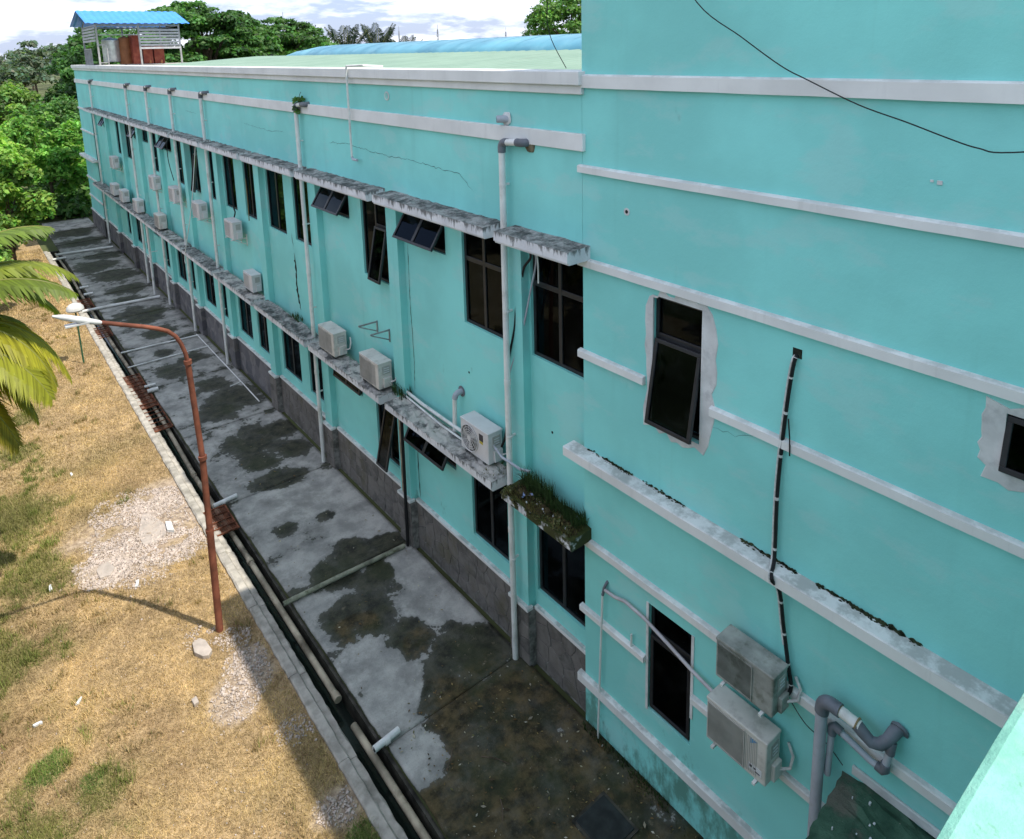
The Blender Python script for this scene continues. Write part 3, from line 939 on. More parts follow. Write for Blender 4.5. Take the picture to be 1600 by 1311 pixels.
# roof: low green metal slope, blue vaulted ridge light
RY0, RY1 = 6.72, 37.5
mb = MB()
n = int((RY1 - RY0) / .11)
for side in (0, 1):
    x0, z0, x1, z1 = (.46, 9.74, 6.6, 10.13) if side == 0 else (15.6, 9.6, 10.2, 10.13)
    vs_ = []
    for i in range(n + 1):
        yy = RY0 + (RY1 - RY0) * i / n; h = .035 * (i % 4 in (1, 2))
        vs_ += [(x0, yy, z0 + h), (x1, yy, z1 + h)]
    mb.add(vs_, [(2 * i, 2 * i + 2, 2 * i + 3, 2 * i + 1) for i in range(n)])
rf = part(mb, 'roof', mRoof, bld)
mb = MB(); mb.add([(.46, RY1, 9.74), (6.6, RY1, 10.13), (10.2, RY1, 10.13), (15.6, RY1, 9.6), (15.6, RY1 + 3, 9.5), (.46, RY1 + 3, 9.6)], [(0, 1, 2, 3, 4, 5)])
part(mb, 'roof_end', mRoof, bld)
mb = MB(); mb.box(.3, 15.8, RY1 + 2.6, Y_END1 - .1, 9.5, 9.86)
part(mb, 'flat_roof', simple('flat_roof_concrete', (.40, .38, .34), .9, .2, 2, .2), bld)
mb = MB(); yy = RY0 + .02
VY1 = 34.0
while yy < VY1:
    y1 = min(VY1, yy + 1.05); vs_ = []; m = 14; bl = 0.0
    for i in range(m + 1):
        a = math.pi * i / m
        for (q, lift) in ((yy, .005), (y1 + .02, .0)):
            e = 1.0 if q < VY1 - 3.2 else max(.02, math.sqrt(max(0, 1 - ((q - VY1 + 3.2) / 3.25) ** 2)))
            vs_.append((8.4 - 1.95 * math.cos(a), q, 10.10 + (.50 * math.sin(a) + lift) * e + .006 * math.sin(i * 9)))
    mb = MB(); mb.add(vs_, [(2 * i, 2 * i + 1, 2 * i + 3, 2 * i + 2) for i in range(m)])
    part(mb, 'ridge_sheet', mVault, rf, smooth=True)
    yy = y1

# ================================================================== CORNER BLOCK (nearest, taller)
wing = thing('corner_block', (0, 3, 0), 'tall turquoise corner block with white string courses, nearest on the right', 'building')
WH = 13.0
WY0 = -7.0
WW = [(4.73, 5.48, 5.52, 7.20, 'onet', 10, 6.66), (4.77, 5.49, 1.22, 2.87, 'onet', 0, 2.42), (.90, 1.74, 6.63, 7.16, 'awning', 10, None)]
mb = MB(); wall_sheet(mb, 0, WY0, 6.70, -.05, WH, [(a, b, c, d) for a, b, c, d, *_ in WW], .2)
part(mb, 'wall', mTeal, wing)
mb = MB(); mb.box(.2, 12, 6.5, 6.699, 0, WH); mb.box(.2, 12, WY0, WY0 + .2, 0, WH); mb.box(11.8, 12, WY0 + .2, 6.5, 0, WH); mb.box(.2, 11.8, WY0 + .2, 6.5, WH - .3, WH - .05)
mb.box(.004, .2, 6.5, 6.6985, -.04, WH - .002)
part(mb, 'return_wall', mTeal, wing)
mb = MB(); mb.box(.25, 6, -3, 6.4, 3.9, 4.05); mb.box(4.0, 4.1, -3, 6.4, .3, 8); mb.box(.25, 6, -3, 6.4, 7.9, 8.0); mb.box(.25, 6, -3, 6.4, .2, .3)
mb.box(.25, 4, 3.0, 3.1, .3, 8)
part(mb, 'inner_wall', mRoom, wing)
for a, b, c, d, kind, ang, tr in WW: window(wing, 0.02, a, b, c, d, kind, R(ang), False, tr)
mb = MB(); mb.box(.55, .60, 4.75, 5.02, 5.55, 6.05); mb.box(.5, .54, 4.80, 4.98, 6.66, 6.86); part(mb, 'bed_screen', mBlueCloth, wing)
mb = MB(); mb.box(.3, .33, .9, 1.8, 6.6, 7.15); part(mb, 'sky_tint_panel', simple('slate_sky_tint', (.05, .09, .14), .8, .1, 3, .1), wing)  # panel added behind the pane, its slate blue stands in for reflected sky

# string courses; some stop at the windows
def course(y0, y1, z0, z1, m=mTrim, dx=.06, nm='string_course'):
    mb = MB()
    n = max(2, int((y1 - y0) / .35)); vs_ = []
    for i in range(n + 1):
        yy = y0 + (y1 - y0) * i / n; j = random.uniform(-.003, .003)
        vs_ += [(.005, yy, z0), (-dx, yy, z0 + j), (-dx - .002, yy, z1 - .012 + j), (-dx + .014, yy, z1 + j), (.005, yy, z1 + .008)]
    fs = []
    for i in range(n):
        for k in range(4): fs.append((5 * i + k, 5 * i + k + 1, 5 * i + 5 + k + 1, 5 * i + 5 + k))
    fs += [(0, 4, 3, 2, 1), tuple(5 * n + k for k in range(5))]
    mb.add(vs_, fs)
    return part(mb, nm, m, wing)
course(WY0, 6.72, 9.69, 9.855); course(WY0, 6.74, 8.58, 8.675); course(WY0, 6.75, 7.30, 7.41)
course(5.58, 6.76, 5.98, 6.085); course(WY0, 4.58, 5.98, 6.085)
course(WY0, 6.76, 3.09, 3.20); course(5.52, 6.76, 1.94, 2.03); course(WY0, 4.74, 1.94, 2.03)
course(WY0, 6.80, .70, .84, mTrim2, .075, 'skirting')
course(WY0, 6.92, 4.46, 4.60, mTrim2, .21, 'ledge')
course(WY0, 6.74, 11.2, 11.36)
# unpainted render round the newer windows: thin ragged skim
def skim(cy, cz, hy, hz, hole, seed):
    rnd = random.Random(seed); n = 40; out = []; inn = []
    for i in range(n):
        a = 2 * math.pi * i / n; ca, sa = math.cos(a), math.sin(a)
        s_ = 1 / max(abs(ca), abs(sa)) ** .85
        j = 1 + rnd.uniform(-.09, .09)
        out.append((cy + hy * ca * s_ * j, cz + hz * sa * s_ * j))
        m = 1 / max(abs(ca), abs(sa))
        inn.append((min(max(cy + 9 * ca, hole[0]), hole[1]) if False else (hole[0] + hole[1]) / 2 + (hole[1] - hole[0]) / 2 * max(-1, min(1, ca * m)), (hole[2] + hole[3]) / 2 + (hole[3] - hole[2]) / 2 * max(-1, min(1, sa * m))))
    mb = MB()
    mb.add([(-.006, u, v) for u, v in inn] + [(-.007, u, v) for u, v in out] + [(.003, u, v) for u, v in shrink(out, -.012)],
           [(k, (k + 1) % n, n + (k + 1) % n, n + k) for k in range(n)] + [(n + k, n + (k + 1) % n, 2 * n + (k + 1) % n, 2 * n + k) for k in range(n)])
    mb.box(-.006, .02, hole[0] - .001, hole[0] + .012, hole[2], hole[3]); mb.box(-.006, .02, hole[1] - .012, hole[1] + .001, hole[2], hole[3])
    part(mb, 'plaster_patch', mPlaster, wing)
skim(5.07, 6.36, .52, .92, (4.73, 5.48, 5.52, 7.20), 3)
skim(1.40, 6.88, .47, .36, (.90, 1.74, 6.63, 7.16), 5)
mb = MB(); mb.box(-.012, .0, 5.475, 5.515, 1.2, 2.88); mb.box(-.012, .0, 4.735, 4.775, 1.65, 2.88); part(mb, 'window_surround', mPlaster, wing)
mb = MB(); mb.box(-.01, .004, 2.36, 2.40, 8.985, 9.02); mb.box(-.008, .004, 2.43, 2.455, 9.0, 9.02); mb.disc((-.006, 5.91, 8.17), .05, 9, t=.004)
part(mb, 'chipped_plaster', mPlaster, wing)
mb = MB(); mb.disc((-.008, 5.91, 8.17), .025, 7, t=.004); part(mb, 'wall_hole', mBlack, wing)
# blackened moss line along the ledge
k_ = NT('black_moss'); mBlackMoss = k_.done(k_.mix(k_.ramp(k_.noise(14, 7, .7), .35, .65), (.008, .010, .007), (.05, .06, .03)), .95, .1)
V = []; F = []
for seg in ((4.9, 6.3, .5), (2.9, 4.2, .8), (1.6, 2.9, 1.0), (5.6, 6.6, .35)):
    for i in range(int(190 * seg[2] * (seg[1] - seg[0]))):
        yy = random.uniform(seg[0], seg[1]); t_ = fbm(np.array([yy * 3.]), np.array([seg[0]]), 3)[0]
        if t_ < .52: continue
        r_ = random.uniform(.006, .02); zz_ = 4.602 + abs(random.gauss(0, .012)); xx = -.004 - (random.random() ** 3) * .05
        if xx < -.03: zz_ = 4.598
        b = len(V); V += [(xx - r_, yy, zz_), (xx, yy - r_ * 2, zz_), (xx + r_ * .4, yy, zz_ + r_), (xx, yy + r_ * 2, zz_)]
        F += [(b, b + 1, b + 2), (b, b + 2, b + 3), (b, b + 1, b + 3)]
mb = MB(); mb.add(V, F); tag(part(mb, 'moss', mBlackMoss, wing), kind='stuff')

# ---- flat porch roof at the foot of the corner block
porch = thing('porch_roof', (-.6, 2, 0), 'dark mossy flat concrete porch roof at the bottom right', 'porch roof')
me = bmesh.new(); n = 22; rows = []
for i in range(n + 1):
    row = []
    for j in range(n + 1):
        xx = -1.6 + 1.595 * j / n; yy = -.5 + (3.32 + .10 * xx) * i / n
        e = min(1, min(i, n - i, j) / 2)
        row.append(me.verts.new((xx + random.uniform(-.012, .012) * (j < n), yy + random.uniform(-.014, .014), 2.62 + .06 * e + random.uniform(-.02, .03) * e)))
    rows.append(row)
for i in range(n):
    for j in range(n): me.faces.new((rows[i][j], rows[i][j + 1], rows[i + 1][j + 1], rows[i + 1][j]))
ring = rows[0] + [r[-1] for r in rows[1:]] + rows[-1][-2::-1] + [r[0] for r in rows[-2:0:-1]]
lowr = [me.verts.new((v.co.x * .985, v.co.y, 2.42)) for v in ring]
for k in range(len(ring)):
    k2 = (k + 1) % len(ring); me.faces.new((ring[k], lowr[k], lowr[k2], ring[k2]))
bmesh.ops.recalc_face_normals(me, faces=me.faces)
q = bpy.data.meshes.new('slab'); me.to_mesh(q); me.free(); q.materials.append(mMossRoof); q.transform(Matrix.Translation((.6, -2, 0)))
o = bpy.data.objects.new('roof_slab', q); COL.objects.link(o); o.parent = porch
mb = MB(); mb.box(-1.5, -.02, -.4, -.2, 0, 2.42); mb.box(-1.5, -1.3, 2.4, 2.55, 0, 2.42); part(mb, 'support', mTeal, porch)
mb = MB(); mb.box(-.035, -.003, -.5, 2.72, 2.70, 2.80); part(mb, 'flashing', mPlaster, porch, bevel=.008)
mb = MB()
for i in range(110):
    xx, yy = random.uniform(-1.5, -.1), random.uniform(.8, 2.6); s_ = random.uniform(.006, .018)
    mb.box(xx, xx + s_ * 1.6, yy, yy + s_, 2.66, 2.685 + s_ * .5)
tag(part(mb, 'litter', mPaper, porch), kind='stuff')

# ---- sunlit parapet of the balcony the picture is taken from
bal = thing('balcony_block', (-5, -2, 0), 'pale mint sunlit parapet top in the bottom right corner', 'parapet')
kk = NT('mint_paint')
cm = kk.mix(kk.ramp(kk.noise(14, 5, .7), .3, .7), (.17, .41, .32), (.235, .52, .415))
cm = kk.mix(kk.math('MULTIPLY', kk.ramp(kk.noise(5, 5, .65), .50, .64), .6), cm, (.33, .50, .42))
cm = kk.mix(kk.math('MULTIPLY', kk.ramp(kk.noise(42, 4, .7), .60, .70), .45), cm, (.11, .22, .17))
kk.bump(kk.noise(30, 5, .75), .6, .008)
mMint = kk.done(cm, .8, .25)
mb = MB(); n = 900; vs_ = []
jn = fbm(np.arange(n + 1) * .35, np.zeros(n + 1) + 3.3, 4) - .5
for i in range(n + 1):
    xx = -13 + 12.98 * i / n; j = float(jn[i]) * .0012
    vs_ += [(xx, .02, 8.0), (xx, .02, 9.192), (xx, .035, 9.2), (xx, .244 + j, 9.2 + j * .4), (xx, .256 + j, 9.192 + j * .4), (xx, .26 + j, 9.178), (xx, .26, 8.0)]
mb.add(vs_, [(7 * i + k, 7 * i + k + 1, 7 * i + 7 + k + 1, 7 * i + 7 + k) for i in range(n) for k in range(6)] + [tuple(range(7)), tuple(7 * n + k for k in range(6, -1, -1))])
part(mb, 'parapet', mMint, bal)
mb = MB(); mb.box(-13, -.02, -6, .24, 0, 7.99)
part(mb, 'block_below', mTeal, bal)

# small damage on the long building
def crack(pts, w0, parent, X=-.003, nm='crack', m=None, jit=.02):
    """thin ragged opening in the plaster, a sliver of dark geometry just proud of the face"""
    P = []
    for (a, b) in zip(pts[:-1], pts[1:]):
        n = max(2, int(math.hypot(b[0] - a[0], b[1] - a[1]) / .07))
        for i in range(n): P.append((a[0] + (b[0] - a[0]) * i / n + random.uniform(-jit, jit), a[1] + (b[1] - a[1]) * i / n + random.uniform(-jit, jit)))
    P.append(pts[-1])
    mb = MB(); vs_ = []
    for i, (y_, z_) in enumerate(P):
        d = w0 * (.4 + random.random()) * min(1, (i + .3) / 3, (len(P) - 1 - i + .3) / 3)
        j0, j1 = P[max(0, i - 1)], P[min(len(P) - 1, i + 1)]
        tx, tz = j1[0] - j0[0], j1[1] - j0[1]; l_ = math.hypot(tx, tz) or 1
        vs_ += [(X, y_ - tz / l_ * d, z_ + tx / l_ * d), (X, y_ + tz / l_ * d, z_ - tx / l_ * d)]
    mb.add(vs_, [(2 * i, 2 * i + 1, 2 * i + 3, 2 * i + 2) for i in range(len(P) - 1)])
    return part(mb, nm, m or mCrack, parent)
mCrack = simple('crack_dark_teal', (.035, .10, .10), .9, .3, 9, .1)  # plain dark teal for the crack slivers
mCrackB = simple('black_streak', (.012, .014, .010), .95, .5, 9, .3, dirt=(.06, .08, .05), dirt_amt=.6, dscale=12)
crack([(14.6, 8.30), (13.6, 8.34), (12.2, 8.26), (11.0, 8.27), (10.3, 8.23), (9.6, 8.20), (9.2, 7.95)], .004, bld)
crack([(20.2, 8.35), (18.2, 8.28), (17.2, 8.33)], .003, bld)
crack([(26.2, 8.4), (24.8, 8.36)], .003, bld)
crack([(11.68, 6.6), (11.70, 5.4), (11.66, 4.2), (11.7, 3.5)], .008, bld, X=XW - .003, m=mCrackB, jit=.006)
crack([(11.70, 2.4), (11.72, 1.8), (11.69, 1.12)], .014, bld, X=XW - .003, m=mCrackB, jit=.008)
crack([(17.62, 5.1), (17.55, 4.6), (17.60, 4.1), (17.45, 3.6)], .05, bld, X=XW - .003, m=mCrackB, jit=.03)
crack([(17.66, 5.7), (17.62, 5.2)], .012, bld, X=XW - .003, m=mCrackB)
crack([(19.6, 5.2), (19.62, 4.4)], .004, bld, X=XW - .003)
crack([(4.62, 5.82), (4.2, 5.86), (3.95, 5.99)], .002, wing)
for (yy, zz_) in ((7.55, 4.4), (9.75, 4.6)):
    mb = MB(); mb.disc(((XW if zz_ < 7 else 0) - .003, yy, zz_), .022, 7, t=.004); part(mb, 'wall_hole', mCrackB, bld)

# rusty pair of bracket frames left on the wall
for (yy, zz_) in ((13.15, 4.45), (12.62, 4.42)):
    mb = MB(); mb.bar((XW, yy, zz_ + .1), (XW - .42, yy + .05, zz_ + .08), .03, .03); mb.bar((XW, yy, zz_ - .12), (XW - .40, yy + .05, zz_ + .06), .02, .02); mb.bar((XW - .01, yy, zz_ + .12), (XW - .01, yy, zz_ - .16), .035, .02)
    part(mb, 'wall_bracket', mSteel, bld)

# old downpipe stub on the near pilaster bay: a black and a bare strip down to the ground
mb = MB(); mb.tube([(-.10, 11.86, 3.15), (-.10, 11.90, .02)], .035, 8)
o = part(mb, 'pipe', mBlack, thing('old_downpipe', (-.1, 11.9, 0), 'thin black iron downpipe under the hood, beside the open lower window', 'drainpipe'))
mb = MB(); mb.box(-.012, .0, 12.0, 12.17, 1.1, 3.2); part(mb, 'bare_plaster_strip', simple('bare_mouldy_plaster', (.30, .27, .20), .9, .3, 6, .3, dirt=(.07, .08, .04), dirt_amt=.8), bld)

# ================================================================== DRAINPIPES
def downpipe(y_, ztop, zbot, label, horiz=.5, r=.05, bare=False, base_moss=False, X=-.12):
    t = thing('drainpipe', (X, y_, zbot), label, 'drainpipe', 'white drainpipes on the long building')
    mb = MB(); lean = random.uniform(-.02, .02)
    zb1 = ztop - .09
    mb.tube([(X, y_, zb1), (X, y_ + lean, (zb1 + zbot) / 2), (X, y_, zbot)], r, 14)
    part(mb, 'pipe', mPVC, t, smooth=True)
    for zc in [z for z in (5.0, 2.4, 1.2) if zbot < z < zb1][:2]:
        mb = MB(); mb.tube([(X, y_ + lean * .7, zc), (X, y_ + lean * .7, zc + .09)], r + .007, 14); part(mb, 'coupling', mPVC, t, smooth=True)
    for zc in [z for z in (8.2, 6.2, 4.1, 1.9) if zbot < z < zb1]:
        mb = MB(); mb.tube([(X, y_, zc), (X, y_, zc + .03)], r + .006, 12); mb.box(X, .0, y_ - .015, y_ + .015, zc, zc + .03); part(mb, 'clamp', mPVC, t)
    if not bare:
        e = MB(); c = (X, y_, ztop); pts = arc(c, (X, y_, ztop - 1), (X, y_ - 1, ztop), .085)
        e.tube([(X, y_, ztop - .16)] + pts + [(X, y_ - .13, ztop)], r + .011, 14); part(e, 'elbow', mElbow, t, smooth=True)
        h = MB(); h.tube([(X, y_ - .10, ztop), (X, y_ - horiz + .1, ztop + .02)], r, 14); part(h, 'stub', mPVC, t, smooth=True)
        e = MB(); c = (X, y_ - horiz, ztop + .02); pts = arc(c, (X, y_, ztop + .02), (1, y_ - horiz, ztop + .05), .085)
        e.tube([(X, y_ - horiz + .14, ztop + .02)] + pts + [(.02, y_ - horiz, ztop + .03)], r + .011, 14); part(e, 'wall_elbow', mElbow, t, smooth=True)
    return t
downpipe(8.28, 8.86, .0, 'white drainpipe nearest the corner block, with a grey elbow and broken plaster behind')
downpipe(16.05, 9.06, .0, 'white drainpipe with a small plant growing on its top elbow')
downpipe(23.75, 9.08, .0, 'white drainpipe next to the topmost crack, first one beyond the plant topped pipe')
downpipe(27.6, 9.08, .0, 'white drainpipe second beyond the plant topped pipe, crossed by a slanting cord below')
downpipe(31.4, 9.08, .0, 'white drainpipe third beyond the plant topped pipe')
downpipe(35.3, 9.08, .0, 'white drainpipe fourth beyond the plant topped pipe')
downpipe(44.7, 9.08, .0, 'white drainpipe farthest away, beside the end of the block')
downpipe(33.27, 3.2, .0, 'short white drainpipe running only from the lower hoods to the ground', bare=True, X=-.30)
# broken plaster behind the nearest elbow, disused outlet above, patch of render
def lump(c, r, m, parent, name, seed=1, flat=1.0):
    me = bmesh.new(); bmesh.ops.create_icosphere(me, subdivisions=2, radius=r)
    rd = random.Random(seed)
    for v in me.verts: v.co *= rd.uniform(.72, 1.22); v.co.x *= flat
    q = MB(); q.add([Vector(c) + v.co for v in me.verts], [tuple(v.index for v in f.verts) for f in me.faces]); me.free()
    return part(q, name, m, parent)
lump((-.0, 7.76, 8.86), .12, simple('broken_plaster', (.17, .15, .10), .95, .4, 9, .8), bld, 'broken_plaster', 3, .35)
lump((-.01, 8.28, 9.19), .10, mPlaster, bld, 'render_patch', 5, .3)
mb = MB(); mb.tube([(.02, 8.24, 9.19), (-.14, 8.36, 9.19)], .055, 14); st = part(mb, 'outlet_stub', mPVCgrey, bld, smooth=True)
mb = MB(); mb.tube([(-.139, 8.359, 9.19), (-.143, 8.362, 9.19)], .042, 14); part(mb, 'outlet_mouth', mBlack, st)
mb = MB(); mb.tube([(-.004, 11.89, 9.40), (-.012, 11.89, 9.40)], .085, 18); part(mb, 'round_patch', mPlaster, bld)
mb = MB(); mb.tube([(-.013, 11.89, 9.40), (-.015, 11.89, 9.40)], .06, 18); part(mb, 'round_patch', simple('patch_teal', (.26, .56, .52), .8), bld)

# thin white pipe hooked over the parapet
t = thing('overflow_pipe', (-.14, 13.2, 8.1), 'thin white pipe bent over the parapet and ending halfway down the upper wall', 'pipe')
mb = MB(); mb.tube([(.3, 12.55, 9.93), (-.1, 12.6, 9.96), (-.14, 12.75, 9.96), (-.15, 13.2, 9.95), (-.15, 13.22, 9.9), (-.10, 13.32, 8.10)], .022, 8); part(mb, 'pipe', mPVC, t, smooth=True)
mb = MB(); mb.tube([(-.10, 13.32, 8.12), (-.10, 13.29, 8.07), (-.1, 13.1, 8.07)], .028, 8); part(mb, 'elbow', mPVCgrey, t, smooth=True)

# plain white pipes along the lower hood and stub with elbow
t = thing('hood_pipe', (-.05, 11, 3.4), 'white pipe running along the wall on top of the lower hood beside the fan condenser', 'pipe')
mb = MB(); mb.tube([(.05, 11.95, 3.47), (.0, 11.2, 3.48), (-.02, 10.2, 3.5), (-.04, 9.5, 3.53)], .032, 8); mb.tube([(.0, 11.9, 3.41), (-.08, 10.4, 3.40), (-.1, 9.6, 3.43)], .018, 8); part(mb, 'pipe', mPVC, t, smooth=True)
t = thing('wall_outlet_pipe', (-.03, 10.05, 3.6), 'short grey outlet pipe bending out of the wall above the lower hood', 'pipe')
mb = MB(); mb.tube([(XW, 10.0, 4.15), (.06, 10.0, 4.15), (.01, 10.0, 4.12), (.0, 10.02, 4.05)], .055, 10); part(mb, 'elbow', mPVCgrey, t, smooth=True)
mb = MB(); mb.tube([(.0, 10.02, 4.05), (.0, 10.06, 3.40)], .042, 10); part(mb, 'pipe', mPVC, t, smooth=True)
mb = MB(); mb.tube([(XW - .005, 10.0, 4.15), (XW - .012, 10.0, 4.15)], .10, 14); part(mb, 'wall_plate', mElbow, t)
t = thing('condensate_pipe', (-.1, 8.3, 3.7), 'thin blue grey pipe from the fan condenser across the pilaster', 'pipe')
mb = MB(); mb.tube([(-.12, 8.72, 3.76), (-.20, 8.4, 3.73), (-.12, 8.02, 3.66), (-.02, 7.9, 3.64)], .022, 8); part(mb, 'pipe', mPVCgrey, t, smooth=True)

# ---- big pipes low on the corner block
t = thing('waste_pipe', (-.2, 3, 0), 'thick grey waste pipe with a dark trap elbow low on the corner block', 'drainpipe')
mb = MB(); mb.tube([(-.2, 2.99, 3.42), (-.2, 3.0, .0)], .060, 18); part(mb, 'pipe', mPVCgrey, t, smooth=True)
mb = MB(); mb.tube([(-.2, 2.99, 3.36)] + arc((-.2, 2.985, 3.52), (-.2, 2.985, 3), (-.2, 2, 3.52), .10) + [(-.2, 2.8, 3.52)], .071, 18); part(mb, 'elbow', mElbow, t, smooth=True)
mb = MB(); mb.tube([(-.2, 2.84, 3.52), (-.2, 2.60, 3.50)], .056, 18); part(mb, 'sleeve', mPVC, t, smooth=True)
mb = MB(); mb.tube([(-.2, 2.64, 3.50), (-.2, 2.57, 3.46), (-.19, 2.49, 3.41), (-.16, 2.42, 3.42), (-.12, 2.37, 3.48), (-.06, 2.34, 3.55), (.02, 2.32, 3.58)], [.062, .06, .058, .058, .058, .062, .062], 18); mb.tube([(-.02, 2.31, 3.57), (.004, 2.31, 3.58)], .085, 18); part(mb, 'trap', mElbow, t, smooth=True)
mGlue = simple('old_glue', (.25, .2, .1), .8)
for ya, yb in ((2.815, 2.80), (2.635, 2.62)):
    mb = MB(); mb.tube([(-.2, ya, 3.512), (-.2, yb, 3.51)], .064, 18); part(mb, 'coupling', mGlue, t)
t2 = thing('small_waste_pipe', (-.14, 2.92, 2.6), 'thin grey pipe looping below the thick waste pipe', 'pipe')
mb = MB(); mb.tube([(-.14, 2.90, 3.18), (-.14, 2.92, 2.6)], .035, 10); part(mb, 'riser', mPVCgrey, t2, smooth=True)
mb = MB(); mb.tube([(-.14, 2.83, 3.22), (-.14, 2.50, 3.14), (-.13, 2.42, 3.13)], .034, 10); part(mb, 'branch', mPVCgrey, t2, smooth=True)
mb = MB(); mb.tube([(-.13, 2.37, 3.17), (-.12, 2.335, 3.42)], .036, 10); part(mb, 'rise_to_trap', mPVCgrey, t2, smooth=True)
for c in ([(-.14, 2.90, 3.12), (-.14, 2.90, 3.2), (-.14, 2.87, 3.235), (-.14, 2.80, 3.22)], [(-.13, 2.45, 3.13), (-.13, 2.39, 3.12), (-.13, 2.368, 3.15), (-.13, 2.365, 3.22)], [(-.12, 2.34, 3.36), (-.12, 2.335, 3.43), (-.1, 2.335, 3.48)]):
    mb = MB(); mb.tube(c, .046, 10); part(mb, 'elbow', mElbow, t2, smooth=True)

# thin pipe with crook, left of the low window on the corner block
t = thing('condensate_riser', (-.06, 6.3, 0), 'thin white upright pipe with a crook, left of the lower corner block window', 'pipe')
mb = MB(); mb.tube([(-.06, 6.28, 2.55), (-.06, 6.33, 1.3), (-.07, 6.37, .0)], .016, 8); part(mb, 'pipe', mPVC, t, smooth=True)
mb = MB(); mb.tube([(-.06, 6.28, 2.5), (-.05, 6.26, 2.62), (-.02, 6.24, 2.7), (.02, 6.24, 2.72)], .022, 8); part(mb, 'crook', mElbow, t, smooth=True)
t = thing('condensate_hose', (-.06, 5.3, 2.5), 'pale pink hose sagging across the lower window of the corner block to the condenser', 'hose')
mb = MB(); mb.tube([(-.05, 6.24, 2.60), (-.06, 6.05, 2.62), (-.06, 5.85, 2.68), (-.06, 5.5, 2.65), (-.07, 5.1, 2.56), (-.07, 4.72, 2.45), (-.08, 4.45, 2.41), (-.12, 4.2, 2.40)], .024, 10); part(mb, 'hose', simple('pinkish_hose', (.50, .47, .48), .6, .1, 5), t, smooth=True)
t = thing('short_vent_pipe', (-.04, 5.75, 2.1), 'tiny white pipe stub standing on the lower string course of the corner block', 'pipe')
mb = MB(); mb.tube([(-.04, 5.75, 2.03), (-.04, 5.75, 2.22)], .015, 8); part(mb, 'stub', mPVC, t)

